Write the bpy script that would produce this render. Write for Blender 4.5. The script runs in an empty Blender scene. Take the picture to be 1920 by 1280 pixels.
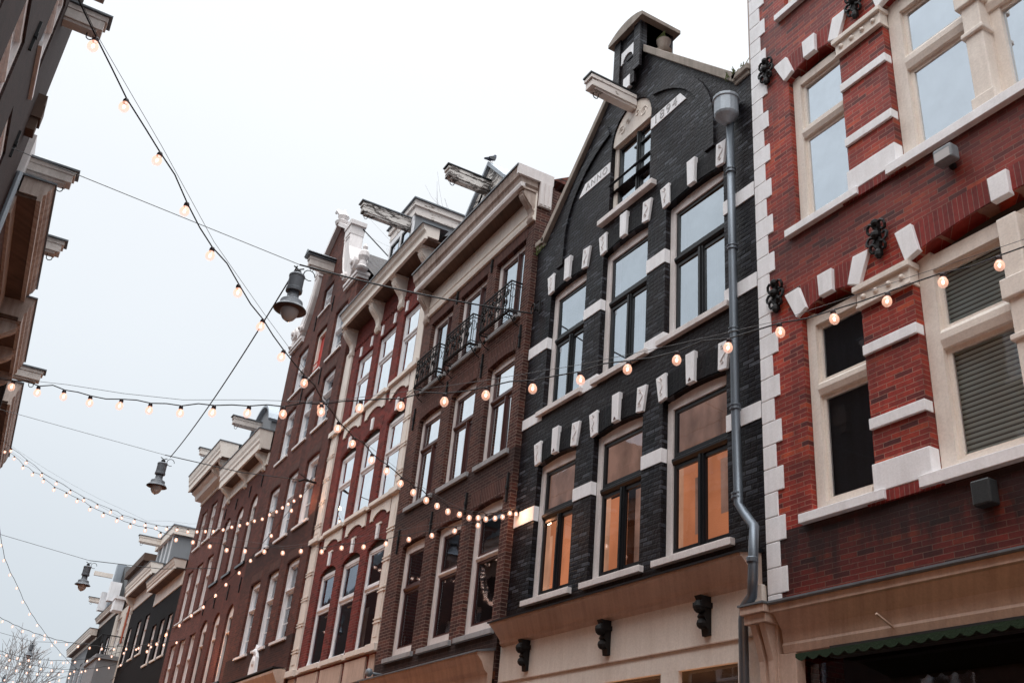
import bpy, bmesh, math, random
from mathutils import Vector, Matrix, geometry
random.seed(7)
SC = bpy.context.scene
COL = SC.collection
PI = math.pi

# ------------------------------------------------------------------ materials
def newmat(name):
    m = bpy.data.materials.new(name); m.use_nodes = True
    nt = m.node_tree; nt.nodes.clear()
    out = nt.nodes.new('ShaderNodeOutputMaterial')
    return m, nt, out
class N:
    """small node helper"""
    def __init__(s, nt): s.nt = nt
    def add(s, t, **kw):
        n = s.nt.nodes.new(t)
        for k, v in kw.items(): setattr(n, k, v)
        return n
    def link(s, a, b): s.nt.links.new(a, b)
    def val(s, sock, v):
        if hasattr(v, 'is_linked') or isinstance(v, bpy.types.NodeSocket): s.link(v, sock)
        else: sock.default_value = v
    def math(s, op, a, b=0.0, c=None):
        n = s.add('ShaderNodeMath', operation=op)
        s.val(n.inputs[0], a); s.val(n.inputs[1], b)
        if c is not None: s.val(n.inputs[2], c)
        return n.outputs[0]
    def mix(s, f, a, b, mode='MIX'):
        n = s.add('ShaderNodeMixRGB', blend_type=mode)
        s.val(n.inputs[0], f); s.val(n.inputs[1], a); s.val(n.inputs[2], b)
        return n.outputs[0]
    def noise(s, vec, scale, detail=3, rough=.6):
        n = s.add('ShaderNodeTexNoise'); n.inputs['Scale'].default_value = scale
        n.inputs['Detail'].default_value = detail; n.inputs['Roughness'].default_value = rough
        if vec is not None: s.link(vec, n.inputs['Vector'])
        return n.outputs['Fac']
    def ramp(s, f, p0, p1, c0=(0,0,0,1), c1=(1,1,1,1)):
        n = s.add('ShaderNodeValToRGB'); s.link(f, n.inputs[0])
        n.color_ramp.elements[0].position = p0; n.color_ramp.elements[1].position = p1
        n.color_ramp.elements[0].color = c0; n.color_ramp.elements[1].color = c1
        return n.outputs[0]
    def obj(s): return s.add('ShaderNodeTexCoord').outputs['Object']
    def xyz(s, v):
        n = s.add('ShaderNodeSeparateXYZ'); s.link(v, n.inputs[0]); return n.outputs
    def comb(s, x, y, z):
        n = s.add('ShaderNodeCombineXYZ')
        s.val(n.inputs[0], x); s.val(n.inputs[1], y); s.val(n.inputs[2], z); return n.outputs[0]
    def bump(s, h, strength, dist=.01):
        n = s.add('ShaderNodeBump'); n.inputs['Strength'].default_value = strength
        n.inputs['Distance'].default_value = dist; s.link(h, n.inputs['Height']); return n.outputs[0]
def c4(c): return (c[0], c[1], c[2], 1)

def brick_mat(name, c1, c2, mortar, bw=.21, bh=.056, swap=False, rough=.85, soot=.55, bump=.7, mort=.009, bias=0.0, spec=.25, glaze=0, odd=None, uneven=.35, ledge_shade=(), hue=None, bdist=.012):
    m, nt, out = newmat(name); n = N(nt)
    o = n.obj(); X, Y, Z = n.xyz(o)
    u = n.math('ADD', X, Y)
    wob = n.noise(o, 3.0, 2)
    v2 = n.math('MULTIPLY_ADD', wob, .012, Z)
    vec = n.comb(v2, u, 0) if swap else n.comb(u, v2, 0)
    b = n.add('ShaderNodeTexBrick'); n.link(vec, b.inputs['Vector'])
    b.inputs['Scale'].default_value = 1; b.inputs['Brick Width'].default_value = bw
    b.inputs['Row Height'].default_value = bh; b.inputs['Mortar Size'].default_value = mort
    b.inputs['Mortar Smooth'].default_value = .3; b.inputs['Bias'].default_value = bias
    b.inputs['Color1'].default_value = c4(c1); b.inputs['Color2'].default_value = c4(c2)
    b.inputs['Mortar'].default_value = c4(mortar)
    row = n.math('FLOOR', n.math('DIVIDE', n.xyz(vec)[1], bh))
    shift = n.math('MULTIPLY', n.math('LESS_THAN', n.math('PINGPONG', row, 1.0), .5), .5)
    cell = n.math('FLOOR', n.math('ADD', n.math('DIVIDE', n.xyz(vec)[0], bw), shift))
    wn = n.add('ShaderNodeTexWhiteNoise', noise_dimensions='2D'); n.link(n.comb(cell, row, 0), wn.inputs['Vector'])
    col = b.outputs['Color']; face = n.math('SUBTRACT', 1.0, b.outputs['Fac'])
    if hue:
        cr = n.add('ShaderNodeValToRGB'); n.link(wn.outputs['Value'], cr.inputs[0]); el = cr.color_ramp
        for i_, (p_, c_) in enumerate(hue):
            e_ = el.elements[i_] if i_ < 2 else el.elements.new(p_)
            e_.position = p_; e_.color = c4(c_)
        col = n.mix(face, col, cr.outputs[0])
    if odd:
        f = n.math('MULTIPLY', n.ramp(wn.outputs['Value'], .82, .9), face)
        col = n.mix(n.math('MULTIPLY', f, .75), col, c4(odd))
    big = n.noise(o, .55, 5, .65); fine = n.noise(o, 22, 4, .7)
    streak = n.noise(n.comb(n.math('MULTIPLY', u, 5.0), n.math('MULTIPLY', Z, .5), 0), 1.0, 4, .6)
    d = n.ramp(n.math('MULTIPLY_ADD', streak, .45, n.math('MULTIPLY', big, .6)), .38, .66)
    col = n.mix(n.math('MULTIPLY', n.math('SUBTRACT', 1.0, d), soot), col, (.022, .011, .010, 1))
    col = n.mix(.55, col, n.mix(1.0, col, n.ramp(fine, .25, .8, (.45, .45, .45, 1), (1.5, 1.45, 1.4, 1)), 'MULTIPLY'))
    for zt_, dp_, am_ in ledge_shade:   # shade below sills and ledges painted into the brick colour, broken by streaks
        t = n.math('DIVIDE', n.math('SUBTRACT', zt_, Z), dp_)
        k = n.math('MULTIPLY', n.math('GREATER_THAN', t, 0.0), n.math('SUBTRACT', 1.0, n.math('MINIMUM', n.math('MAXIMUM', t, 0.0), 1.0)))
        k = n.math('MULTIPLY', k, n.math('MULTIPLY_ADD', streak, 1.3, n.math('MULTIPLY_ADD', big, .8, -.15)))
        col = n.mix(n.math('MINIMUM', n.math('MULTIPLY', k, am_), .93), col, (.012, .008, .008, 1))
    p = n.add('ShaderNodeBsdfPrincipled'); n.link(col, p.inputs['Base Color'])
    p.inputs['Roughness'].default_value = rough; p.inputs['Specular IOR Level'].default_value = spec
    h = n.math('MULTIPLY_ADD', fine, .35, n.math('MULTIPLY', face, n.math('MULTIPLY_ADD', wn.outputs['Value'], uneven, 1.0-uneven*.5)))
    if glaze: h = n.math('MULTIPLY_ADD', n.noise(o, 14, 3, .6), glaze, h)
    n.link(n.bump(h, bump, bdist), p.inputs['Normal'])
    n.link(p.outputs[0], out.inputs[0]); return m

def paint(name, c, rough=.55, dirt=(.12, .09, .07), amt=.35, scale=1.5, fine=.25, spec=.35, metal=0, bump=.15, streak=True):
    m, nt, out = newmat(name); n = N(nt)
    o = n.obj(); X, Y, Z = n.xyz(o); u = n.math('ADD', X, Y)
    big = n.noise(o, scale, 6, .7)
    st = n.noise(n.comb(n.math('MULTIPLY', u, 9.0), n.math('MULTIPLY', Z, .8), 0), 1.0, 5, .65) if streak else n.noise(o, scale*5, 4, .7)
    f = n.ramp(n.math('MULTIPLY_ADD', st, .5, n.math('MULTIPLY', big, .5)), .40, .64)
    col = n.mix(n.math('MULTIPLY', f, amt), c4(c), c4(dirt))
    fn = n.noise(o, 45, 3, .6)
    col = n.mix(fine, col, n.mix(1.0, col, n.ramp(fn, .3, .75, (.6, .6, .6, 1), (1.25, 1.25, 1.25, 1)), 'MULTIPLY'))
    p = n.add('ShaderNodeBsdfPrincipled'); n.link(col, p.inputs['Base Color'])
    p.inputs['Roughness'].default_value = rough; p.inputs['Specular IOR Level'].default_value = spec
    p.inputs['Metallic'].default_value = metal
    n.link(n.bump(n.math('ADD', fn, n.math('MULTIPLY', st, .6)), bump, .01), p.inputs['Normal'])
    n.link(p.outputs[0], out.inputs[0]); return m

def flaking(name, c, under, cover=.5, rough=.7):
    m, nt, out = newmat(name); n = N(nt); o = n.obj(); X, Y, Z = n.xyz(o)
    f1 = n.noise(n.comb(n.math('MULTIPLY', X, 2.5), n.math('MULTIPLY', Y, 3.5), n.math('MULTIPLY', Z, 12.0)), 1.0, 7, .7)
    f = n.ramp(f1, cover-.02, cover+.03)
    gr = n.noise(n.comb(n.math('MULTIPLY', X, 9.0), n.math('MULTIPLY', Y, 9.0), n.math('MULTIPLY', Z, 60.0)), 1.0, 4, .7)
    und = n.mix(n.ramp(gr, .35, .65), c4(under), c4([k*2.4 for k in under]))
    col = n.mix(f, c4(c), und)
    p = n.add('ShaderNodeBsdfPrincipled'); n.link(col, p.inputs['Base Color']); p.inputs['Roughness'].default_value = rough
    n.link(n.bump(n.math('SUBTRACT', n.math('MULTIPLY', gr, .3), f), .5, .008), p.inputs['Normal'])
    n.link(p.outputs[0], out.inputs[0]); return m

def glass_mat(name, refl=.5, tint=(.93, .96, 1.0), wav=.05, trans=(.8, .85, .88)):
    m, nt, out = newmat(name); n = N(nt); o = n.obj()
    nz = n.noise(o, 1.6, 2, .5)
    g = n.add('ShaderNodeBsdfGlossy'); g.inputs['Roughness'].default_value = .025; g.inputs['Color'].default_value = c4(tint)
    n.link(n.bump(nz, wav, .05), g.inputs['Normal'])
    t = n.add('ShaderNodeBsdfTransparent'); t.inputs['Color'].default_value = c4(trans)
    lw = n.add('ShaderNodeFresnel'); lw.inputs['IOR'].default_value = 1.5
    dirt = n.ramp(n.noise(o, 2.2, 6, .75), .3, .8, (.85, .85, .85, 1), (1, 1, 1, 1))
    f = n.math('MULTIPLY', n.math('MINIMUM', n.math('ADD', n.math('MULTIPLY', lw.outputs[0], 1.2), refl), 1.0), dirt)
    mx = n.add('ShaderNodeMixShader'); n.link(f, mx.inputs[0]); n.link(t.outputs[0], mx.inputs[1]); n.link(g.outputs[0], mx.inputs[2])
    n.link(mx.outputs[0], out.inputs[0]); return m

def emis(name, c, s, tex=None):
    m, nt, out = newmat(name); n = N(nt)
    e = n.add('ShaderNodeEmission'); e.inputs['Strength'].default_value = s
    if tex:
        o = n.obj(); X, Y, Z = n.xyz(o)
        f = n.noise(n.comb(n.math('MULTIPLY', X, tex), n.math('MULTIPLY', Y, tex), n.math('MULTIPLY', Z, tex*.5)), 1.0, 3, .5)
        n.link(n.ramp(f, .3, .7, c4([k*.45 for k in c]), c4([k*1.25 for k in c])), e.inputs['Color'])
    else: e.inputs['Color'].default_value = c4(c)
    n.link(e.outputs[0], out.inputs[0]); return m

def curtain_mat(name, c, fold=28):
    m, nt, out = newmat(name); n = N(nt); o = n.obj(); X, Y, Z = n.xyz(o)
    wv = n.noise(n.comb(n.math('MULTIPLY', X, fold), 0.0, n.math('MULTIPLY', Z, .7)), 1.0, 2, .5)
    p = n.add('ShaderNodeBsdfPrincipled'); n.link(n.ramp(wv, .3, .7, c4([k*.35 for k in c]), c4(c)), p.inputs['Base Color'])
    p.inputs['Roughness'].default_value = .9; n.link(n.bump(wv, .8, .04), p.inputs['Normal'])
    n.link(p.outputs[0], out.inputs[0]); return m

def blind_mat(name, c):
    m, nt, out = newmat(name); n = N(nt); o = n.obj(); X, Y, Z = n.xyz(o)
    fr = n.math('FRACT', n.math('MULTIPLY', Z, 20.0))
    p = n.add('ShaderNodeBsdfPrincipled'); n.link(n.ramp(fr, .05, .6, c4([k*.04 for k in c]), c4(c)), p.inputs['Base Color'])
    p.inputs['Roughness'].default_value = .5; n.link(p.outputs[0], out.inputs[0]); return m

def tile_mat(name, c):
    m, nt, out = newmat(name); n = N(nt); o = n.obj(); X, Y, Z = n.xyz(o)
    a = n.math('SINE', n.math('MULTIPLY', Y, 28.0)); r = n.math('FRACT', n.math('MULTIPLY', Z, 4.2))
    h = n.math('ADD', n.math('MULTIPLY', a, .5), n.math('MULTIPLY', r, .9))
    nz = n.noise(o, 5, 5, .7)
    col = n.mix(n.ramp(nz, .35, .7), c4(c), c4([k*.35 for k in c]))
    col = n.mix(n.math('MULTIPLY', n.math('LESS_THAN', r, .14), .85), col, (.01, .01, .01, 1))
    p = n.add('ShaderNodeBsdfPrincipled'); n.link(col, p.inputs['Base Color']); p.inputs['Roughness'].default_value = .75
    n.link(n.bump(h, 1.0, .05), p.inputs['Normal']); n.link(p.outputs[0], out.inputs[0]); return m

M = {}
M['brick_red'] = brick_mat('glazed red brick', (.46, .045, .024), (.24, .028, .020), (.42, .22, .16), bh=.054, mort=.0040, soot=.60, rough=.55, spec=.3,
    hue=((0, (.095, .016, .016)), (.16, (.24, .025, .019)), (.6, (.38, .038, .024)), (.88, (.47, .052, .026)), (1, (.56, .09, .034))), ledge_shade=((8.29, 1.0, .7), (4.82, 1.4, 1.2), (11.77, .8, .55), (6.35, .35, .5), (5.55, .35, .5)))
M['soldier_red'] = brick_mat('red arch brick', (.31, .034, .026), (.17, .022, .020), (.30, .18, .15), swap=True, bh=.056, bw=.9, mort=.004, soot=.45, rough=.65)
M['brick_black'] = brick_mat('black painted brick', (.008, .010, .014), (.004, .005, .007), (.0015, .002, .0025), bw=.2, bh=.062, mort=.011, soot=.55, rough=.42, spec=.14, bump=.9, glaze=.8, uneven=.8, bdist=.016, hue=((0, (.004, .005, .007)), (.45, (.010, .012, .017)), (.8, (.026, .030, .040)), (1, (.085, .095, .115))), ledge_shade=((7.9, .75, 1.0), (4.85, .5, 1.0)))  # pale end of the hue ramp paints gloss highlights into some brick faces
M['soldier_black'] = brick_mat('black arch brick', (.009, .010, .013), (.005, .006, .008), (.002, .003, .004), swap=True, bh=.06, bw=.9, mort=.010, soot=.35, rough=.45, spec=.1, bump=.8, glaze=.8)
M['brick_brown'] = brick_mat('brown brick', (.115, .040, .030), (.055, .022, .019), (.27, .19, .155), bh=.06, mort=.006, soot=.6, odd=(.15, .05, .035), ledge_shade=((7.5, .9, .8), (4.55, .8, 1.0)))
M['soldier_brown'] = brick_mat('brown soldier brick', (.11, .04, .03), (.06, .024, .02), (.22, .15, .125), swap=True, bh=.062, bw=.8, mort=.006, soot=.3)
M['brick_rednarrow'] = brick_mat('carmine brick', (.24, .035, .028), (.11, .02, .018), (.24, .12, .10), bh=.06, mort=.005, soot=.4)
M['brick_plum'] = brick_mat('plum brick', (.14, .042, .031), (.075, .026, .020), (.15, .085, .07), bh=.06, mort=.005, soot=.55, odd=(.18, .055, .035), ledge_shade=((9.0, 1.5, .8), (5.9, 1.0, .9)))
M['brick_rust'] = brick_mat('rust brick', (.14, .042, .032), (.08, .026, .021), (.16, .09, .075), bh=.06, mort=.005, soot=.4)
M['brick_rose'] = brick_mat('rose brick', (.175, .058, .046), (.10, .036, .03), (.2, .12, .10), bh=.06, mort=.005, soot=.35)
M['brick_ink'] = brick_mat('ink black brick', (.006, .0055, .006), (.004, .004, .0045), (.008, .007, .007), bh=.06, soot=.3, rough=.7, spec=.08)
M['brick_dark'] = brick_mat('dark brown brick', (.042, .020, .017), (.022, .012, .011), (.065, .043, .038), bh=.06, mort=.006, soot=.5)
M['white_stone'] = paint('white painted stone', (.88, .88, .90), .6, (.36, .33, .31), .28, fine=.15)
M['cream'] = paint('cream paint', (.80, .73, .66), .5, (.34, .25, .19), .25, spec=.3)
M['cream_warm'] = paint('warm cream paint', (.60, .455, .375), .55, (.20, .12, .085), .45)
M['pale_frame'] = paint('pale frame paint', (.76, .71, .695), .45, (.28, .22, .2), .3)
M['white_frame'] = paint('white frame paint', (.80, .80, .82), .4, (.4, .38, .36), .2)
M['old_cream'] = paint('weathered cornice paint', (.52, .43, .38), .6, (.16, .09, .06), .75, scale=.7)
M['soffit'] = paint('stained soffit boards', (.13, .07, .045), .65, (.035, .02, .014), .9, scale=1.6)
M['flaked'] = flaking('flaking beam paint', (.66, .62, .58), (.055, .045, .04), .52)
M['flaked_light'] = flaking('lightly worn beam paint', (.72, .66, .62), (.10, .07, .055), .60)
M['beam_side'] = paint('beam paint', (.66, .60, .56), .55, (.2, .15, .12), .4)
M['black_paint'] = paint('black joinery paint', (.010, .011, .013), .3, (.03, .03, .03), .3, spec=.3)
M['oxblood'] = paint('oxblood joinery paint', (.075, .022, .018), .35, (.02, .01, .01), .4, spec=.5)
M['iron'] = paint('wrought iron', (.007, .007, .008), .6, (.02, .016, .014), .4, spec=.25)
M['iron_glow'] = M['iron']
M['lead'] = paint('dull lead', (.16, .18, .20), .5, (.07, .075, .08), .5, spec=.5, metal=.2)
M['zinc'] = paint('zinc pipe', (.15, .175, .205), .42, (.10, .11, .12), .55, spec=.5, metal=.55, scale=3)
M['zinc_light'] = paint('zinc sheet', (.33, .37, .41), .45, (.2, .22, .25), .5, metal=.2)
M['grey_stone'] = paint('grey sill stone', (.36, .36, .37), .7, (.15, .14, .13), .5)
M['tan_stone'] = paint('weathered coping stone', (.34, .29, .25), .8, (.10, .09, .07), .6, bump=.4)
M['plaster_pink'] = paint('pink grey render', (.42, .33, .30), .8, (.25, .2, .18), .4)
M['plaster_cream'] = paint('cream render', (.60, .54, .48), .75, (.3, .25, .2), .4)
M['plaster_grey'] = paint('grey render', (.22, .23, .245), .75, (.18, .18, .18), .4)
M['brown_boards'] = paint('brown boards', (.10, .055, .035), .7, (.04, .025, .02), .6)
M['terracotta'] = paint('terracotta', (.42, .11, .06), .7, (.2, .06, .04), .5)
M['tiles'] = tile_mat('dark pantiles', (.085, .070, .068))
M['tiles_red'] = tile_mat('red pantiles', (.22, .06, .04))
M['bitumen'] = paint('bitumen roof', (.03, .03, .032), .8, (.06, .06, .06), .4)
M['moss'] = paint('moss', (.07, .085, .02), .95, (.03, .035, .015), .6, scale=9, bump=1.0)
M['glass_sky'] = glass_mat('sky reflecting glass', .60, (.84, .92, 1.0), .03)
M['glass_white'] = glass_mat('bright reflecting glass', .74, (.93, .97, 1.0), .03)
M['glass_mid'] = glass_mat('window glass', .50, (.82, .9, .97), .04)
M['glass_low'] = glass_mat('dark window glass', .09, (.80, .88, 1.0), .04)
M['glass_blind'] = glass_mat('clear window glass', .06, (.8, .9, 1.0), .03, (.97, .98, .98))
M['glass_far'] = glass_mat('old window glass', .22, (.8, .86, .92), .2)
M['room'] = paint('dark room', (.022, .020, .021), .9, (.01, .01, .01), .3)
M['room_dim'] = paint('dim room', (.05, .04, .035), .9, (.01, .01, .01), .6)
M['curtain'] = curtain_mat('net curtain', (.50, .50, .52))
M['curtain_grey'] = curtain_mat('grey lace', (.13, .13, .14), 12)
M['pane_backing'] = paint('grey pane backing', (.10, .10, .11), .8, (.03, .03, .03), .3)  # grey sheet added behind the low panes to lift them from black
M['curtain_mauve'] = curtain_mat('mauve curtain', (.30, .24, .27), 20)
M['blind'] = blind_mat('slatted blind', (.85, 1.0, 1.0))
M['blind_tape'] = paint('blind tape', (.8, .85, .87), .8, (.3, .3, .3), .2)
M['lit_room'] = emis('orange lit room', (1.0, .33, .15), .60, 1.3)
M['lit_warm'] = emis('warm lit curtain', (1.0, .47, .28), .72, 2.2)
M['lit_dim'] = emis('dim lit blind', (.72, .38, .28), .36, 3.5)
M['lit_shop'] = emis('lit shop interior', (1.0, .42, .17), 3.2, 1.0)
M['teal'] = paint('teal reveal', (.012, .13, .20), .5, (.01, .06, .09), .3)
M['red_shutter'] = paint('red shutter', (.50, .045, .03), .5, (.2, .02, .02), .3)
M['green'] = paint('green awning cloth', (.010, .028, .010), .9, (.01, .02, .01), .5, bump=.5)
M['grey_box'] = paint('grey plastic', (.22, .24, .26), .45, (.1, .1, .1), .3)
M['black_box'] = paint('dark plastic', (.03, .033, .035), .4, (.05, .05, .05), .3)
M['lamp_metal'] = paint('lamp cast metal', (.125, .135, .15), .45, (.06, .06, .065), .4, spec=.35, metal=.1)
M['lamp_inner'] = paint('lamp reflector inside', (.14, .075, .055), .6, (.05, .03, .03), .4)
def globe_mat():
    m, nt, out = newmat('frosted lamp globe'); n = N(nt)
    p = n.add('ShaderNodeBsdfPrincipled'); p.inputs['Base Color'].default_value = (.62, .60, .60, 1); p.inputs['Roughness'].default_value = .25
    p.inputs['Transmission Weight'].default_value = .25
    n.link(p.outputs[0], out.inputs[0]); return m
M['globe'] = globe_mat()
def bulb_mat():
    m, nt, out = newmat('festoon bulb glass'); n = N(nt)
    e = n.add('ShaderNodeEmission'); e.inputs['Color'].default_value = (1.0, .50, .34, 1); e.inputs['Strength'].default_value = 2.0
    t = n.add('ShaderNodeBsdfTransparent'); g = n.add('ShaderNodeBsdfGlossy'); g.inputs['Roughness'].default_value = .08
    lw = n.add('ShaderNodeLayerWeight'); lw.inputs['Blend'].default_value = .5
    m1 = n.add('ShaderNodeMixShader'); X, Y, Z = n.xyz(n.obj()); n.link(n.ramp(n.math('MULTIPLY', Z, -13.0), .05, .95, (.40, .40, .40, 1), (.86, .86, .86, 1)), m1.inputs[0]); n.link(e.outputs[0], m1.inputs[1]); n.link(t.outputs[0], m1.inputs[2])
    m2 = n.add('ShaderNodeMixShader'); m2.inputs[0].default_value = .12; n.link(m1.outputs[0], m2.inputs[1]); n.link(g.outputs[0], m2.inputs[2])
    n.link(m2.outputs[0], out.inputs[0]); return m
M['bulb'] = bulb_mat()
M['filament'] = emis('glowing filament', (1.0, .80, .62), 7.0)
M['socket'] = paint('bulb socket', (.025, .008, .008), .5, (.02, .01, .01), .3)
M['wire'] = paint('black cable', (.012, .012, .013), .6, (.03, .03, .03), .2)
M['steel_wire'] = paint('thin steel wire', (.10, .105, .11), .5, (.1, .1, .1), .2)
M['bird'] = paint('pigeon feathers', (.045, .055, .085), .7, (.02, .02, .03), .5, scale=12, streak=False)
M['bark'] = paint('bare twigs', (.30, .27, .26), .9, (.2, .18, .17), .4)
M['letter'] = paint('incised lettering', (.42, .41, .41), .8, (.3, .3, .3), .2)
M['asphalt'] = paint('asphalt', (.05, .05, .05), .9, (.03, .03, .03), .5, streak=False)
M['paving'] = brick_mat('clay street paving', (.12, .06, .05), (.07, .04, .035), (.04, .035, .03), soot=.3)
M['kerb'] = paint('kerb stone', (.28, .28, .28), .8, (.12, .12, .12), .5)
M['grey_paving'] = paint('pavement slabs', (.22, .21, .20), .85, (.1, .1, .1), .5, streak=False)

# ------------------------------------------------------------------ mesh builder
class MB:
    def __init__(s, H=None): s.v = []; s.f = []; s.H = H
    def pt(s, p):
        if s.H is None: s.v.append(tuple(p))
        else: s.v.append(s.H.loc(*p))
        return len(s.v)-1
    def box(s, a0, a1, b0, b1, z0, z1):
        i = [s.pt((a, b, z)) for z in (z0, z1) for b in (b0, b1) for a in (a0, a1)]
        for q in ((0,1,3,2), (4,6,7,5), (0,4,5,1), (2,3,7,6), (0,2,6,4), (1,5,7,3)): s.f.append([i[k] for k in q])
        return s
    def prism(s, poly, b0, b1, b0f=None):
        """polygon in (s,z) extruded between outward offsets b0,b1"""
        n = len(poly); A = [s.pt((x, b0, z)) for x, z in poly]; B = [s.pt((x, b1, z)) for x, z in poly]
        tri = geometry.tessellate_polygon([[Vector((x, z, 0)) for x, z in poly]])
        for t in tri: s.f.append([A[k] for k in t]); s.f.append([B[k] for k in reversed(t)])
        for k in range(n): s.f.append([A[k], A[(k+1) % n], B[(k+1) % n], B[k]])
        return s
    def profile(s, prof, a0, a1):
        """profile polygon in (o,z) extruded along the facade from a0 to a1"""
        n = len(prof); A = [s.pt((a0, o, z)) for o, z in prof]; B = [s.pt((a1, o, z)) for o, z in prof]
        tri = geometry.tessellate_polygon([[Vector((x, z, 0)) for x, z in prof]])
        for t in tri: s.f.append([A[k] for k in t]); s.f.append([B[k] for k in reversed(t)])
        for k in range(n): s.f.append([A[k], A[(k+1) % n], B[(k+1) % n], B[k]])
        return s
    def quad(s, *p): s.f.append([s.pt(q) for q in p]); return s
    def tube(s, pts, r, n=6, closed=False):
        P = [Vector(p) for p in pts]; rings = []
        m = len(P); px = None
        for i, p in enumerate(P):
            if closed: t = P[(i+1) % m]-P[i-1]
            else: t = P[min(i+1, m-1)]-P[max(i-1, 0)]
            t.normalize(); up = Vector((0, 0, 1)) if abs(t.z) < .9 else Vector((1, 0, 0))
            x = t.cross(up).normalized()
            if px is not None:
                x = px-t*px.dot(t)
                x = x.normalized() if x.length > 1e-6 else t.cross(up).normalized()
            px = x; y = x.cross(t)
            rr = r[i] if isinstance(r, (list, tuple)) else r
            rings.append([s.pt(p+x*rr*math.cos(a)+y*rr*math.sin(a)) for a in [2*PI*k/n for k in range(n)]])
        rng = range(m) if closed else range(m-1)
        for i in rng:
            a, b = rings[i], rings[(i+1) % m]
            for k in range(n): s.f.append([a[k], a[(k+1) % n], b[(k+1) % n], b[k]])
        if not closed: s.f.append(list(reversed(rings[0]))); s.f.append(rings[-1])
        return s
    def lathe(s, prof, c, n=20, axis='z'):
        rings = []
        for r, h in prof:
            ring = []
            for k in range(n):
                a = 2*PI*k/n; ca, sa = r*math.cos(a), r*math.sin(a)
                q = {'z': (c[0]+ca, c[1]+sa, c[2]+h), 'y': (c[0]+ca, c[1]+h, c[2]+sa), 'x': (c[0]+h, c[1]+ca, c[2]+sa)}[axis]
                ring.append(s.pt(q))
            rings.append(ring)
        for a, b in zip(rings, rings[1:]):
            for k in range(n): s.f.append([a[k], a[(k+1) % n], b[(k+1) % n], b[k]])
        s.f.append(list(reversed(rings[0]))); s.f.append(rings[-1]); return s
    def ball(s, c, r, n=8, sq=(1,1,1)):
        prof = [(max(1e-4, math.sin(PI*k/n)), -math.cos(PI*k/n)) for k in range(n+1)]; rings = []
        for rr, h in prof:
            rings.append([s.pt((c[0]+sq[0]*r*rr*math.cos(2*PI*k/(n+4)), c[1]+sq[1]*r*rr*math.sin(2*PI*k/(n+4)), c[2]+sq[2]*r*h)) for k in range(n+4)])
        m = n+4
        for a, b in zip(rings, rings[1:]):
            for k in range(m): s.f.append([a[k], a[(k+1) % m], b[(k+1) % m], b[k]])
        return s
    def holes(s, outer, holes, o):
        """flat polygon with holes at outward offset o"""
        loops = [[Vector((x, z, 0)) for x, z in outer]]+[[Vector((x, z, 0)) for x, z in h] for h in holes]
        tri = geometry.tessellate_polygon(loops)
        flat = [p for l in loops for p in l]; idx = [s.pt((p.x, o, p.y)) for p in flat]
        for t in tri: s.f.append([idx[k] for k in t])
        return s
    def strip(s, loop, o0, o1, closed=True):
        n = len(loop); A = [s.pt((x, o0, z)) for x, z in loop]; B = [s.pt((x, o1, z)) for x, z in loop]
        for k in range(n if closed else n-1): s.f.append([A[k], A[(k+1) % n], B[(k+1) % n], B[k]])
        return s
    def build(s, name, mat, parent=None, smooth=False, bevel=0, mats=None):
        me = bpy.data.meshes.new(name); me.from_pydata(s.v, [], s.f)
        bm = bmesh.new(); bm.from_mesh(me); bmesh.ops.recalc_face_normals(bm, faces=bm.faces)
        if name in ('pane', 'shop_window'):
            bm.normal_update(); bmesh.ops.reverse_faces(bm, faces=[f_ for f_ in bm.faces if f_.normal.y < 0])
        bm.to_mesh(me); bm.free()
        me.materials.append(M[mat] if isinstance(mat, str) else mat)
        if smooth:
            for p in me.polygons: p.use_smooth = True
        o = bpy.data.objects.new(name, me); COL.objects.link(o)
        if parent is not None: o.parent = parent
        if bevel:
            b = o.modifiers.new('bevel', 'BEVEL'); b.width = bevel; b.segments = 2; b.limit_method = 'ANGLE'
        return o
def tag(o, label=None, cat=None, group=None, kind=None):
    if label: o['label'] = label
    if cat: o['category'] = cat
    if group: o['group'] = group
    if kind: o['kind'] = kind
    return o
def empty(name, loc, rz=0):
    o = bpy.data.objects.new(name, None); COL.objects.link(o); o.location = loc; o.rotation_euler = (0, 0, rz); o.empty_display_size = .3; return o

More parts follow.
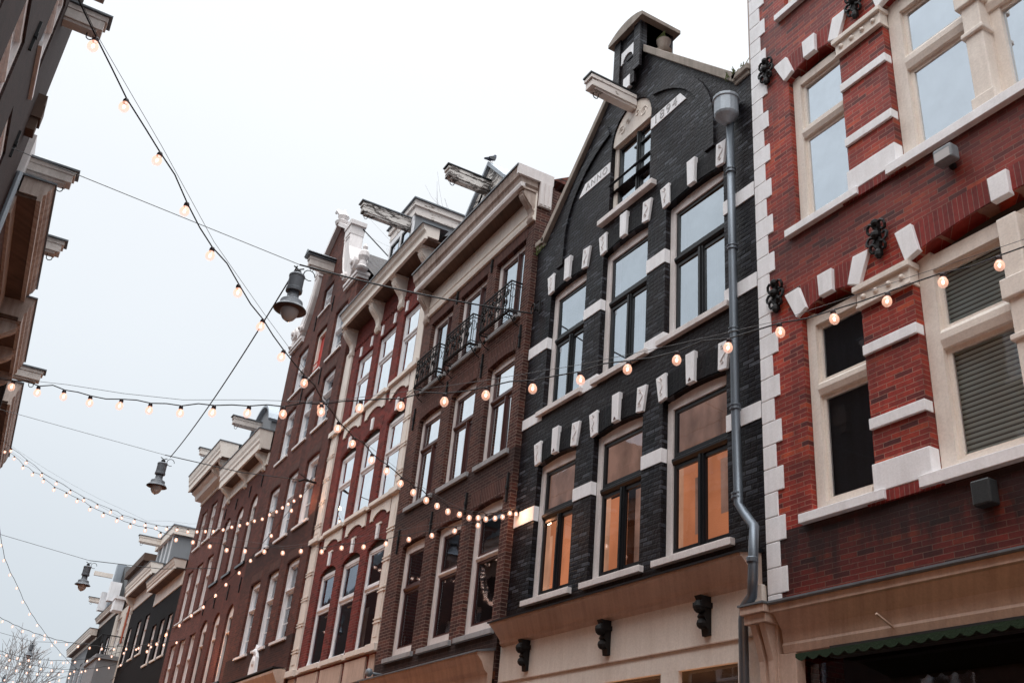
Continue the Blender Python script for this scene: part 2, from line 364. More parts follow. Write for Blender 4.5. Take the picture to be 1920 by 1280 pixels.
# ------------------------------------------------------------------ facade frames
T1 = .0157; TL = .035
FR = {  # origin x, y, angle of the street direction, sign, distance of the plane
 'near': (7.2, 0.0, 0.0, 1, 7.2),
 'far': (7.2-13.27*math.sin(T1), 13.27-13.27*math.cos(T1), T1, 1, 6.99),
 'left': (-1.25-13*math.sin(TL), 13-13*math.cos(TL), TL, -1, 1.70),
 'leftnear': (-1.25, 0.0, 0.0, -1, 1.25)}
class House:
    """s: metres along the street, o: metres out from the facade plane, z up. off moves the whole
    facade forward; positions were surveyed on the off=0 plane, so they shrink towards the eye height."""
    def __init__(h, name, frame, s0, label, cat='house', off=0.0, group=None):
        ox, oy, t, sg, D = FR[frame]; h.t = t; h.sg = sg; h.off = off; h.k = 1-off/D; h.s0 = s0*h.k
        dx, dy = math.sin(t), math.cos(t); nx, ny = (-dy, dx) if sg > 0 else (dy, -dx)
        h.base = (ox+dx*h.s0+nx*off, oy+dy*h.s0+ny*off)
        h.d = (dx, dy); h.n = (nx, ny)
        h.rz = PI/2-t if sg > 0 else -PI/2-t
        h.root = empty(name, (h.base[0], h.base[1], 0), h.rz); tag(h.root, label, cat, group)
    def loc(h, s, o, z): return (h.sg*(s*h.k-h.s0), o, 1.6+(z-1.6)*h.k)
    def world(h, s, o, z):
        a = s*h.k-h.s0; return Vector((h.base[0]+h.d[0]*a+h.n[0]*o, h.base[1]+h.d[1]*a+h.n[1]*o, 1.6+(z-1.6)*h.k))
    def mb(h): return MB(h)
    def box(h, name, mat, s0, s1, o0, o1, z0, z1, parent=None, bevel=0):
        return MB(h).box(s0, s1, o0, o1, z0, z1).build(name, mat, parent or h.root, bevel=bevel)

def arc(s0, s1, z, rise, n=8):
    """points of a segmental arch from s1 to s0 (far to near)"""
    if rise <= 0: return [(s1, z), (s0, z)]
    w = (s1-s0)/2; R = (w*w+rise*rise)/(2*rise); cz = z+rise-R; c = (s0+s1)/2; a = math.asin(min(1, w/R))
    return [(c+R*math.sin(a-2*a*k/n), cz+R*math.cos(a-2*a*k/n)) for k in range(n+1)]
def opening(s0, s1, z0, z1, rise=0): return [(s0, z0), (s1, z0)]+arc(s0, s1, z1, rise)

def wall(H, outer, ops, mat, reveal=.25, edge=.35, name='wall', room='room', back=9.0, roomdepth=.95, flat=True, edgeloop=None):
    m = MB(H); m.holes(outer, ops, 0.0)
    for o in ops: m.strip(o, 0.0, -reveal)
    m.strip(outer, 0.0, -edge)
    w = m.build(name, mat, H.root)
    S = [p[0] for p in outer]; Z = [p[1] for p in outer]
    zt = min(p[1] for p in outer if p[1] > max(Z)*.55)
    if back:
        b = MB(H); b.box(min(S)+.003, max(S)-.003, -back, -edge-.002, 0, min(zt, max(Z))-.02) if False else None
        s0, s1, z1 = min(S)+.01, max(S)-.01, zt-.03
        b.quad((s0, -.02, 0), (s0, -back, 0), (s0, -back, z1), (s0, -.02, z1))
        b.quad((s1, -.02, 0), (s1, -back, 0), (s1, -back, z1), (s1, -.02, z1))
        b.quad((s0, -back, 0), (s1, -back, 0), (s1, -back, z1), (s0, -back, z1))
        b.quad((s0, -.02, z1), (s1, -.02, z1), (s1, -back, z1), (s0, -back, z1))
        b.build('side_wall', mat, H.root)
        # interior partition behind the windows
        r = MB(H); r.box(s0+.05, s1-.05, -roomdepth-.1, -roomdepth, .05, z1-.05); r.build('room_wall', room, H.root)
    return w

def window(H, s0, s1, z0, z1, rise=0, rec=.10, depth=.08, fw=.08, frame='pale_frame', sash='black_paint', sw=.05, trans=None, tw=.10,
           mull=False, mw=.11, pane='glass_mid', inner=None, sill=None, sillmat='white_stone', bars=None, lowbars=None, transmat=None, low=None, curtain=None, botrail=0, archdark=False):
    """outer frame lining the reveal, sashes, glass, what shows behind, and the sill"""
    m = MB(H); a, b = -rec-depth, -rec; e = .006
    zt = z1+rise
    nf = fw*.45
    m.box(s0+e, s0+nf, a, b, z0+e, z1+rise*.25); m.box(s1-fw, s1-e, a, b, z0+e, z1+rise*.25)
    if rise and archdark:
        m.box(s0+fw, s1-fw, a, b-.002, z1-fw, z1-.01)
    elif rise: m.prism([(s0+fw, z1-fw)]+[(s1-fw, z1-fw)]+[(x*.995+(s0+s1)/2*.005, z-.008) for x, z in arc(s0, s1, z1, rise)], a+.001, b-.001)
    else: m.box(s0+fw, s1-fw, a, b-.002, z1-fw, z1-e)
    m.box(s0+fw, s1-fw, a, b-.002, z0+e, z0+fw*.7+botrail)
    w = m.build('window', frame, H.root)
    if rise and archdark: MB(H).prism([(s0+.004, z1-.012), (s1-.004, z1-.012)]+[(x*.995+(s0+s1)/2*.005, z-.008) for x, z in arc(s0, s1, z1, rise)], a-.02, a+.02).build('arch_infill', 'room_dim', w)  # dark infill stands in for the shadow under the arch
    gi = a+.01; i0, i1, j0, j1 = s0+nf, s1-fw, z0+fw*.7+botrail, z1-fw
    f = MB(H); g = MB(H)
    def sash_rect(p0, p1, q0, q1, d0, d1, w_):
        f.box(p0, p0+w_, d0, d1, q0, q1); f.box(p1-w_, p1, d0, d1, q0, q1); f.box(p0+w_, p1-w_, d0, d1-.001, q0, q0+w_); f.box(p0+w_, p1-w_, d0, d1-.001, q1-w_, q1)
        t = random.uniform(-.006, .006); t2 = random.uniform(-.006, .006); y = (d0+d1)/2
        g.quad((p0+w_*.5, y-t, q0+w_*.5), (p1-w_*.5, y+t, q0+w_*.5), (p1-w_*.5, y+t+t2, q1-w_*.5), (p0+w_*.5, y-t+t2, q1-w_*.5))
    d0, d1 = a+.005, a+.045
    if trans:
        sash_rect(i0, i1, trans+tw/2, j1, d0, d1, sw)
        tm = MB(H); tm.profile([(a, trans-tw/2), (b-.01, trans-tw/2), (b+.015, trans-tw*.1), (b+.015, trans+tw*.25), (b-.02, trans+tw/2), (a, trans+tw/2)], i0, i1)
        tm.build('transom', transmat or frame, w)
        top = trans-tw/2
    else: top = j1
    if mull:
        c = (i0+i1)/2 if mull is True else i0+(i1-i0)*mull
        sash_rect(i0, c-mw*.1, j0, top, d0, d1, sw); sash_rect(c+mw*.1, i1, j0, top, d0, d1, sw)
        f.box(c-mw/2, c+mw/2, d0, d1+.02, j0, top)
        f.box(c-mw*.16, c+mw*.16, d0, d1+.04, j0, top)
    else: sash_rect(i0, i1, j0, top, d0, d1, sw)
    def grid(nx, nz, q0, q1):
        for k in range(1, nx): x = i0+(i1-i0)*k/nx; f.box(x-.012, x+.012, d0+.005, d1-.002, q0+sw*.9, q1-sw*.9)
        for k in range(1, nz): z = q0+(q1-q0)*k/nz; f.box(i0+sw*.9, i1-sw*.9, d0+.006, d1-.004, z-.012, z+.012)
    if bars: grid(bars[0], bars[1], (trans+tw/2) if trans else j0, j1)
    if lowbars and trans: grid(lowbars[0], lowbars[1], j0, top)
    f.build('sash', sash, w)
    g.build('pane', pane, w)
    if low: # different glass in the lower light
        pass
    if inner:
        q = MB(H)
        for (u0, u1, v0, v1, mt, dp) in inner:
            q = MB(H); x0 = i0+(i1-i0)*u0; x1 = i0+(i1-i0)*u1; q0 = j0+(j1-j0)*v0; q1 = j0+(j1-j0)*v1
            q.quad((x0, a-dp, q0), (x1, a-dp, q0), (x1, a-dp, q1), (x0, a-dp, q1)); q.build('curtain', mt, w)
    if sill:
        ex, out_, h_ = sill
        MB(H).box(s0-ex, s1+ex, -rec, out_, z0-h_, z0+.004).build('sill', sillmat, w, bevel=.006)
    return w

def voussoir(H, pts, out_, mat, parent=None, name='keystone', bevel=.008):
    return MB(H).prism(pts, -.02, out_).build(name, mat, parent or H.root, bevel=bevel)

def console(H, s, w, ztop, zbot, depth, mat='cream', name='bracket'):
    h = ztop-zbot; P = []
    base = [(0, 0), (.16, .02), (.26, .10), (.22, .2), (.2, .32), (.3, .45), (.55, .58), (.82, .72), (.96, .84), (.92, .93), (1.0, .95), (1.0, 1.0), (0, 1.0)]
    prof = [(x*depth, zbot+y*h) for x, y in base]
    m = MB(H); m.profile(prof, s-w/2, s+w/2)
    prof2 = [(x*depth*.98-.0+.02*depth, zbot+.05*h+y*h*.86) for x, y in base[1:-1]]
    m.profile([(0.001, zbot+.06*h)]+prof2+[(0.001, zbot+.9*h)], s-w*.28, s+w*.28)
    m.box(s-w*.62, s+w*.62, 0, depth*1.06, ztop-.06*h, ztop)
    m.lathe([(.001, -w*.56), (depth*.16, -w*.56), (depth*.16, w*.56), (.001, w*.56)], (0,0,0), 4) if False else None
    o = m.build(name, mat, H.root); return o

def beam(H, s, o0, o1, z0, z1, w=.2, mat='beam_side', cap='lead', hook=True, name='hoist_beam', capw=.05, droop=0):
    zt = z1
    m = MB(H); m.box(s-w/2, s+w/2, o0, o1-.03, z0, z1); m.box(s-w*.36, s+w*.36, o0, o1-.1, z0-(z1-z0)*.18, z0+.002)
    m.box(s-w*.56, s+w*.56, o0, o1-.0, z1-(z1-z0)*.36, z1-.004)
    b = m.build(name, mat, H.root, bevel=.006)
    MB(H).box(s-w*.5-capw, s+w*.5+capw, o0, o1+capw, z1, z1+.03).build('cap', cap, b)
    if hook:
        zz = z0-(z1-z0)*.18; y = o1-.22; pts = [(s, y, zz+.02), (s, y, zz-.05)]+[(s, y+.05-.05*math.cos(a), zz-.05-.055*math.sin(a)-.01) for a in [PI*k/6*1.25 for k in range(1, 7)]]
        MB(H).tube([H_ for H_ in pts], .009, 5).build('hook', 'iron', b)
    return b

def tie(H, s, z0, z1, mat='iron', w=.035):
    m = MB(H); m.box(s-w/2, s+w/2, 0, .035, z0, z1); m.box(s-w*.9, s+w*.9, .002, .045, (z0+z1)/2-.03, (z0+z1)/2+.03)
    m.build('wall_tie', mat, H.root)
# ================================================================== H1: red house with white stone dressings (nearest)
def text_mesh(H, body, s, o, z, size, parent, mat='letter', name='lettering', rot=0.0, stretch=1.0):
    cu = bpy.data.curves.new('t', 'FONT'); cu.body = body; cu.size = size; cu.extrude = .004; cu.align_x = 'CENTER'; cu.align_y = 'CENTER'; cu.space_character = 1.25
    ob = bpy.data.objects.new('t', cu); COL.objects.link(ob); bpy.context.view_layer.update()
    me = bpy.data.meshes.new_from_object(ob.evaluated_get(bpy.context.evaluated_depsgraph_get()))
    bpy.data.objects.remove(ob); bpy.data.curves.remove(cu)
    me.transform(Matrix(((-stretch, 0, 0, 0), (0, 0, 1, 0), (0, 1, 0, 0), (0, 0, 0, 1))) @ Matrix.Rotation(rot, 4, 'Z'))
    me.name = name; me.materials.clear(); me.materials.append(M[mat])
    x = bpy.data.objects.new(name, me); COL.objects.link(x); x.parent = parent; x.location = H.loc(s, o, z); return x

def iron_ornament(H, s, z, h=.5, name='wall_anchor'):
    m = MB(H)
    m.box(s-.022, s+.022, 0, .06, z-h*.5, z+h*.46)
    for sg in (-1, 1):
        for zz, r, up in ((z+h*.28, .055, 1), (z-h*.02, .065, -1), (z-h*.3, .045, 1)):
            pts = [(s+sg*(.02+r-r*(1-k*.07)*math.cos(a)), .05+.012*math.sin(a), zz+up*r*(1-k*.07)*math.sin(a)*1.3) for k, a in enumerate([PI*j/4 for j in range(8)])]
            m.tube(pts, .017, 5)
    m.ball((s, .06, z+h*.42), .045, 5); m.ball((s, .07, z+h*.05), .05, 5); m.ball((s, .05, z-h*.48), .04, 5, (1, 1, 1.6))
    return m.build(name, 'iron', H.root)

def red_house():
    H = House('brick_house', 'near', 1.2, 'glazed red brick house with white quoins and a wide window bay, nearest on the right')
    DZ = 3.475; cols = []; ops = []; rows = [4.915, 4.915+DZ, 4.915+2*DZ]
    small = [(6.15, 6.99), (1.85, 2.69)]; big = (3.34, 5.50)
    for z in rows:
        for a, b in small: ops.append(opening(a, b, z, z+2.27, .12))
        ops.append(opening(big[0], big[1], z, z+2.29, .14))
    outer = [(1.2, 3.6), (7.65, 3.6), (7.65, 15.6), (1.2, 15.6)]
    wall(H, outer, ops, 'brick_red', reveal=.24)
    for ri, z in enumerate(rows):
        up = ri >= 1
        for a, b in small:
            mid = (a+b)/2
            window(H, a, b, z, z+2.27, .12, rec=.075, depth=.09, fw=.125, frame='cream', sash='cream', sw=.045, trans=z+1.37, tw=.15,
                   pane='glass_sky' if up else 'glass_low', botrail=.03, archdark=True, sill=(.13, .07, .095), sillmat='white_stone',
                   inner=[(0, 1, 0, .08, 'curtain', .2)] if up else [(-.2, 1.3, -.05, 1.1, 'pane_backing', .03)])
            # arch with voussoirs
            m = MB(H); A = arc(a-.03, b+.03, z+2.28, .12, 8); B = [(x*1.0+(x-mid)*.22, zz+.36) for x, zz in arc(a, b, z+2.25, .06, 8)]
            m.prism(A+B[::-1], -.02, .006); m.build('brick_arch', 'soldier_red', H.root)
            for sg in (-1, 1):
                P = [(mid+sg*.30, z+2.37-.03), (mid+sg*.455, z+2.27), (mid+sg*.62, z+2.635), (mid+sg*.40, z+2.645)]
                voussoir(H, P, .045, 'white_stone')
            voussoir(H, [(mid-.095, z+2.375), (mid+.095, z+2.375), (mid+.105, z+2.65), (mid-.105, z+2.65)], .055, 'white_stone')
        a, b = big; mid = (a+b)/2
        w = window(H, a, b, z+.01, z+2.29, .14, rec=.10, depth=.10, fw=.17, frame='cream', sash='cream', sw=.05, trans=z+1.35, tw=.2,
                   pane='glass_sky' if up else 'glass_blind', mull=True, mw=.34, archdark=True, sill=(.12, .075, .11), sillmat='white_stone',
                   inner=None if up else [(-.1, 1.1, .0, .98, 'blind', .03)])
        # turned column in front of the mullion
        c = MB(H); c.box(mid-.10, mid+.10, -.12, .03, z, z+2.2); c.box(mid-.13, mid+.13, -.12, .06, z+.95, z+1.01); c.box(mid-.14, mid+.14, -.12, .07, z+1.36, z+1.56); c.box(mid-.13, mid+.13, -.12, .06, z, z+.16)
        c.build('mullion_post', 'cream', H.root, bevel=.012)
        if not up:
            t = MB(H)
            for x in (.16, .33, .67, .84): xx = a+.17+(b-a-.34)*x; t.box(xx-.012, xx+.012, -.36, -.335, z+.1, z+2.2)
            t.build('blind_tape', 'blind_tape', H.root)
        m = MB(H); A = arc(a-.03, b+.03, z+2.3, .14, 14); B = [(x+(x-mid)*.11, zz+.37) for x, zz in arc(a, b, z+2.25, .08, 14)]
        m.prism(A+B[::-1], -.02, .006); m.build('brick_arch', 'soldier_red', H.root)
        for sg in (-1, 1):
            voussoir(H, [(mid+sg*.93, z+2.31), (mid+sg*1.10, z+2.26), (mid+sg*1.19, z+2.64), (mid+sg*.985, z+2.65)], .05, 'white_stone')
        voussoir(H, [(mid-.095, z+2.39), (mid+.095, z+2.39), (mid+.10, z+2.66), (mid-.10, z+2.66)], .06, 'white_stone')
        for a, b in ((5.50, 6.15), (2.69, 3.34)):
            m = MB(H); m.box(a-.012, b+.012, -.09, .045, z+2.01, z+2.19); m.box(a-.035, b+.035, -.09, .085, z+2.18, z+2.245); m.box(a-.02, b+.02, -.09, .06, z+1.99, z+2.02)
            for k in range(4): m.ball((a+(b-a)*(k+.5)/4, .045, z+2.1), .034, 6)
            m.build('impost', 'cream', H.root, bevel=.006)
            for zz in (.64, 1.45): MB(H).box(a-.006, b+.006, -.085, .03, z+zz, z+zz+.115).build('stone_band', 'white_stone', H.root, bevel=.007)
            MB(H).box(a-.008, b+.008, -.09, .04, z-.005, z+.28).build('pedestal', 'white_stone', H.root, bevel=.008)
            MB(H).box(a-.1, b+.1, 0, .035, z-.115, z-.008).build('brick_course', 'soldier_red', H.root)
    for side in (0, 1):
        m = MB(H); k = 0; z = 3.62+.02
        while z < 15.5:
            wdt = .29 if (round((z-5.733)/.272) % 2 == 0) else .195
            if side == 0: m.box(7.65-wdt, 7.652, -.1, .014, z+.003, z+.268)
            else: m.box(1.198, 1.2+wdt, -.1, .014, z+.003, z+.268)
            z += .272
        m.build('quoins', 'white_stone', H.root, bevel=.007)
    for s, z in ((7.33, 11.07), (5.825, 11.0), (5.825, 7.62), (7.33, 7.62), (3.0, 7.62), (3.0, 11.0)): iron_ornament(H, s, z, .38 if s > 7 else .42)
    MB(H).box(7.66, 7.71, -.5, -.02, 11.5, 15.2).build('party_wall_edge', 'plaster_pink', H.root)
    H.box('cornice', 'cream', 1.1, 7.75, 0, .45, 15.3, 15.9)
    # floodlight boxes
    b = MB(H).box(4.76, 4.97, .04, .17, 7.96, 8.13).build('floodlight', 'grey_box', H.root, bevel=.02); MB(H).box(4.78, 4.95, .168, .174, 7.975, 8.08).build('lens', 'globe', b); MB(H).box(4.84, 4.89, 0, .05, 7.93, 7.99).build('arm', 'iron', b)
    b = MB(H).box(4.9, 5.08, .0, .12, 4.5, 4.72).build('alarm_box', 'black_box', H.root, bevel=.015)
    # shop front
    prof = [(0, 3.56), (.10, 3.56), (.12, 3.63), (.10, 3.66), (.12, 3.78), (.22, 3.92), (.26, 3.93), (.26, 4.0), (0, 4.03)]
    c = MB(H).profile(prof, 1.15, 7.36).build('shop_cornice', 'cream_warm', H.root)
    MB(H).profile([(0, 4.025), (.29, 3.995), (.30, 4.01), (.30, 4.03), (0, 4.06)], 1.1, 7.40).build('flashing', 'lead', c)
    # corner console with moulded cap
    k = MB(H); k.box(7.37, 7.72, 0, .34, 3.93, 4.01); k.box(7.39, 7.70, 0, .30, 3.84, 3.93); k.box(7.42, 7.67, 0, .12, 3.0, 3.84)
    k.profile([(.1, 3.2), (.14, 3.22), (.16, 3.5), (.22, 3.7), (.27, 3.84), (.1, 3.84)], 7.44, 7.52); k.profile([(.1, 3.2), (.14, 3.22), (.16, 3.5), (.22, 3.7), (.27, 3.84), (.1, 3.84)], 7.57, 7.65)
    c = k.build('console', 'cream_warm', H.root, bevel=.006); MB(H).box(7.36, 7.73, 0, .36, 4.01, 4.03).build('flashing', 'lead', c)
    m = MB(H); m.box(7.2, 7.65, -.02, .1, 0, 3.56); m.box(1.2, 1.6, -.02, .1, 0, 3.56); m.box(4.2, 4.5, -.02, .1, 0, 3.2); m.box(1.6, 7.2, -.02, .06, 0, .55); m.build('shop_pilaster', 'cream_warm', H.root, bevel=.01)
    m = MB(H); m.profile([(0, 3.55), (.04, 3.56), (.55, 3.42), (.55, 3.40), (0, 3.5)], 3.0, 6.75)
    n_ = 26; P = []
    for i in range(n_*4+1):
        s = 3.0+3.75*i/(n_*4); P.append((s, 3.385-.035*abs(math.sin(PI*i/4))))
    m.prism([(3.0, 3.42)]+[(6.75, 3.42)]+P[::-1], .548, .553)
    m.build('awning', 'green', H.root)
    f = MB(H).box(3.0, 6.75, .02, .12, 3.46, 3.56).build('awning_box', 'black_box', H.root)
    bk = MB(H); bk.tube([(6.0, .1, 3.62), (6.02, .3, 3.72)], .012, 5); bk.build('awning_arm', 'cream_warm', H.root)
    g = MB(H); g.quad((1.6, -.05, .5), (7.2, -.05, .5), (7.2, -.05, 3.46), (1.6, -.05, 3.46)); g.build('shop_window', 'glass_low', H.root)
    MB(H).box(1.65, 7.15, -.8, -.7, .1, 3.4).build('shop_interior', 'room_dim', H.root)
    return H
red_house()

# ================================================================== H2: black gabled house, ANNO 1894
def black_house():
    H = House('gabled_house', 'near', 7.66, 'black painted brick gabled house with white blocks reading ANNO 1894')
    LM = [(8.25, 9.5), (9.93, 11.1), (11.57, 12.67)]
    ops = []
    for z0, z1 in ((4.9, 7.0), (7.93, 10.1)):
        for a, b in LM: ops.append(opening(a, b, z0, z1, .05))
    ops.append(opening(9.93, 11.02, 10.77, 12.3, .5))
    outer = [(7.665, 4.3), (13.27, 4.3), (13.27, 11.3), (13.03, 11.3), (10.88, 13.62), (10.88, 14.3), (10.12, 14.3), (10.12, 13.62), (7.98, 11.4), (7.665, 11.4)]
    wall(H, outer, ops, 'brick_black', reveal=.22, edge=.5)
    for fl, (z0, z1) in enumerate(((4.9, 7.0), (7.93, 10.1))):
        for wi, (a, b) in enumerate(LM):
            if fl == 0:
                inn = [[(.92, 1.6, 0, .62, 'lit_warm', .04), (-.3, 1.6, 0, .62, 'lit_room', .12), (-.2, 1.6, .6, 1, 'lit_dim', .06), (.66, .78, .12, .5, 'lit_dim', .10), (.2, .34, .2, .56, 'lit_dim', .10)],
                       [(.9, 1.6, 0, .62, 'lit_warm', .04), (.72, 1.5, 0, .62, 'lit_room', .2), (-.3, .55, 0, .62, 'lit_dim', .2), (-.2, 1.6, .6, 1, 'lit_dim', .06), (-.2, 1.6, 0, .6, 'room_dim', .4)],
                       [(.9, 1.6, 0, .62, 'lit_warm', .04), (-.3, 1.8, 0, .62, 'lit_room', .16), (-.2, 1.6, .6, 1, 'lit_dim', .05), (1.0, 1.2, .05, .5, 'lit_warm', .14)]][wi]
                pane = 'glass_low'
            else: inn = [(.86, 1.5, 0, .62, 'curtain_mauve', .05), (.9, 1.5, .62, 1, 'curtain_mauve', .05), (.3, .62, 0, .6, 'curtain_mauve', .06)]; pane = 'glass_mid'
            window(H, a, b, z0, z1, .05, rec=.085, depth=.07, fw=.115, frame='pale_frame', sash='black_paint', sw=.055, trans=z0+1.27 if fl == 0 else z0+1.25, tw=.10,
                   transmat='black_paint', mull=True, mw=.10, pane=pane, sill=(.10, .07, .08), sillmat='pale_frame', inner=inn)
            mid = (a+b)/2; w2 = (b-a)/2; zt = z1+.05
            m = MB(H); A = arc(a-.02, b+.02, z1+.01, .06, 8); B = [(x+(x-mid)*.12, zz+.33) for x, zz in arc(a, b, z1, .05, 8)]
            m.prism(A+B[::-1], -.02, .012); m.build('brick_arch', 'soldier_black', H.root)
            for sg in (-1, 1):
                c0, c1 = mid+sg*(w2-.115), mid+sg*(w2+.04)
                P = [(c0, zt-.02), (c1, zt-.045), (c1+sg*.07, zt+.33), (c0+sg*.015, zt+.35)]
                k = voussoir(H, P, .04, 'white_stone')
                # carved S-scroll
                t = MB(H); cx = (P[0][0]+P[1][0]+P[2][0]+P[3][0])/4
                pts = []
                for i in range(15):
                    a_ = i/14*2*PI*1.1-.3; zz = zt+.04+.26*i/14; pts.append((cx+sg*(-.015+.05*(i/14))+.038*math.sin(a_*1.05+1), .044, zz))
                t.tube(pts, .005, 4)
                for cz, rr in ((zt+.07, .022), (zt+.27, .024)): t.tube([(cx+.01+rr*math.cos(u), .044, cz+rr*math.sin(u)) for u in [2*PI*i/7 for i in range(7)]], .0045, 4, closed=True)
                t.build('scroll_relief', 'pale_frame', k)  # darker paint than the block gives the carving its shadow tone
            k = voussoir(H, [(mid-.075, zt), (mid+.075, zt), (mid+.09, zt+.43), (mid-.09, zt+.43)], .06, 'white_stone')
            if fl == 0: MB(H).prism([(mid-.03, zt+.03), (mid+.03, zt+.03), (mid, zt+.075)], .06, .066).build('triangle', 'oxblood', k)
    # white bands, one block per pier
    P4 = [(7.665, 8.25), (9.5, 9.93), (11.1, 11.57), (12.67, 13.27)]
    for zs in (((9.27, 9.48), (9.19, 9.41), (9.13, 9.31), (9.09, 9.29)), ((7.92, 8.12), (7.86, 8.06), (7.83, 8.02), (7.78, 7.96)), ((6.19, 6.40), (6.18, 6.37), (6.15, 6.34), (6.13, 6.36))):
        for (a, b), (z0, z1) in zip(P4, zs): MB(H).box(a-(.003 if a > 7.7 else -.002), b+.003, -.08, .014, z0, z1).build('stone_band', 'white_stone', H.root)
    # top window with arched carved board
    w = window(H, 9.93, 11.02, 10.77, 12.25, 0, rec=.075, depth=.07, fw=.10, frame='cream', sash='black_paint', sw=.05, mull=.42, mw=.09, pane='glass_mid', sill=(.18, .10, .09), sillmat='pale_frame',
               inner=[(.6, 1, 0, 1, 'room', .06)])
    for z in (11.22, 11.55, 11.9): MB(H).box(10.04, 10.5, -.12, -.09, z, z+.03).build('glazing_bar', 'black_paint', w)
    r = MB(H); r.tube([(9.95, .0, 11.42), (11.04, .0, 11.42)], .022, 6); r.build('safety_bar', 'black_paint', w)
    m = MB(H); m.prism(arc(9.935, 11.015, 12.3, .495, 12)+[(9.935, 12.2), (11.015, 12.2)], -.09, -.03); ty = m.build('carved_tympanum', 'cream', H.root, bevel=.006)
    t = MB(H)
    for sg in (-1, 1):
        for cx, cz, r0 in ((.30, 12.42, .10), (.13, 12.5, .06)):
            pts = [(10.475+sg*(cx+r0*(1-i*.045)*math.cos(i*.55)), -.028, cz+r0*(1-i*.045)*math.sin(i*.55)) for i in range(18)]; t.tube(pts, .008, 4)
    t.build('scroll_relief', 'cream', ty)
    MB(H).box(9.98, 10.97, -.16, -.02, 12.18, 12.235).build('head_board', 'cream', ty)
    # raised elliptical blind arch
    for sg in (-1, 1):
        A = []; B = []
        for i in range(15):
            a = PI/2-(PI/2)*i/14*.98
            if math.cos(a)*1.85 < .56: continue
            A.append((10.47+sg*1.85*math.cos(a), 11.0+1.6*math.sin(a))); B.append((10.47+sg*2.06*math.cos(a), 11.0+1.82*math.sin(a)))
        A += [(10.47+sg*1.86, 10.55)]; B += [(10.47+sg*2.06, 10.55)]
        MB(H).prism(A+B[::-1], -.01, .035).build('blind_arch', 'brick_black', H.root)
    k = MB(H).prism([(11.03, 11.70), (11.96, 11.70), (11.78, 11.91), (11.03, 11.91)], -.02, .012).build('date_stone', 'white_stone', H.root); text_mesh(H, 'ANNO', 11.42, .013, 11.805, .19, k)
    k = MB(H).prism([(9.92, 11.85), (9.05, 11.86), (9.19, 12.06), (9.92, 12.06)], -.02, .012).build('date_stone', 'white_stone', H.root); text_mesh(H, '1894', 9.55, .013, 11.955, .23, k, stretch=1.1)
    # copings
    for sg in (-1, 1):
        x0, z0, x1, z1 = 10.5+sg*.38, 13.62, 10.5+sg*2.55, 11.33
        P = [(x0, z0), (x1, z1), (x1+sg*.06, z1+.12), (x0, z0+.16)]
        MB(H).prism(P, -.5, .07).build('coping', 'tan_stone', H.root, bevel=.01)
        e0, e1 = (7.66, 7.99) if sg < 0 else (13.01, 13.30)
        c = MB(H); c.box(e0, e1, -.4, .07, 11.37, 11.47); c.box(e0+.02, e1-.02, -.36, .03, 11.3, 11.37); c.build('shoulder_stone', 'tan_stone', H.root, bevel=.012)
        g = MB(H)
        for i in range(60):
            s = e0+random.random()*(e1-e0+.1); o = random.uniform(-.1, .09); h = random.uniform(.03, .14); a = random.uniform(-.06, .06)
            zz = 11.45 if sg < 0 else 11.30-random.random()*.12
            g.quad((s, o, zz), (s+.02, o+.01, zz), (s+a+.01, o+a*.5, zz+h), (s+a, o+a*.5, zz+h*.9))
        g.build('moss', 'moss', H.root)
    # pinnacle
    m = MB(H); m.box(10.12, 10.88, -.55, .10, 13.66, 14.32); m.box(10.12, 10.30, .09, .14, 13.3, 14.32); m.box(10.70, 10.88, .09, .14, 13.3, 14.32); m.box(10.31, 10.69, .05, .10, 13.1, 13.7); m.build('pinnacle', 'brick_black', H.root)
    A = arc(10.02, 10.98, 14.34, .10, 10)
    m = MB(H); m.prism([(10.0, 14.30), (11.0, 14.30), (11.0, 14.38)]+[(x, z+.09) for x, z in arc(10.14, 10.86, 14.36, .07, 8)]+[(10.0, 14.38)], -.62, .2); m.build('pinnacle_cap', 'tan_stone', H.root, bevel=.015)
    m = MB(H); m.prism([(10.31, 13.70), (10.31, 13.98), (10.69, 13.98), (10.69, 13.70)]+[(x, z) for x, z in arc(10.36, 10.64, 13.72, .13, 8)], .1, .115); m.build('white_arch_stone', 'white_stone', H.root)
    MB(H).box(10.42, 10.6, .05, .115, 13.08, 13.33).build('white_block', 'white_stone', H.root)
    m = MB(H); m.lathe([(.12, 0), (.15, .05), (.07, .1), (.10, .2), (.13, .28), (.05, .36)], (9.98, -.25, 13.62), 10); m.build('finial_stump', 'tan_stone', H.root)
    g = MB(H)
    for i in range(30):
        s = 9.9+random.random()*.2; g.quad((s, -.25, 13.9), (s+.02, -.24, 13.9), (s+random.uniform(-.05, .05), -.2, 14.06), (s, -.2, 14.05))
    g.build('moss', 'moss', H.root)
    beam(H, 10.46, -.02, .9, 12.66, 12.88, .2, 'flaked_light', cap='black_paint', capw=.02)
    # drainpipe with hopper
    k = .986; pts = [(8.09*k, .11, 10.75), (8.09*k, .11, 8.6), (8.09*k, .11, 6.4), (8.07*k, .11, 5.22), (7.95*k, .12, 5.07), (7.75*k, .18, 4.88), (7.66*k, .28, 4.66), (7.66*k, .30, 4.28), (7.72*k, .26, 4.13), (7.95*k, .16, 4.07), (8.0*k, .14, 3.95), (8.02*k, .13, 0)]
    d = MB(H).tube(pts, .052, 10).build('drainpipe', 'zinc', H.root, smooth=True)
    for z in (9.75, 8.55, 7.36, 6.35, 5.28): MB(H).lathe([(.055, 0), (.068, .008), (.068, .028), (.057, .034), (.057, .05), (.068, .056), (.068, .072), (.055, .08)], (8.09*k, .11, z), 12).build('pipe_collar', 'zinc', d)
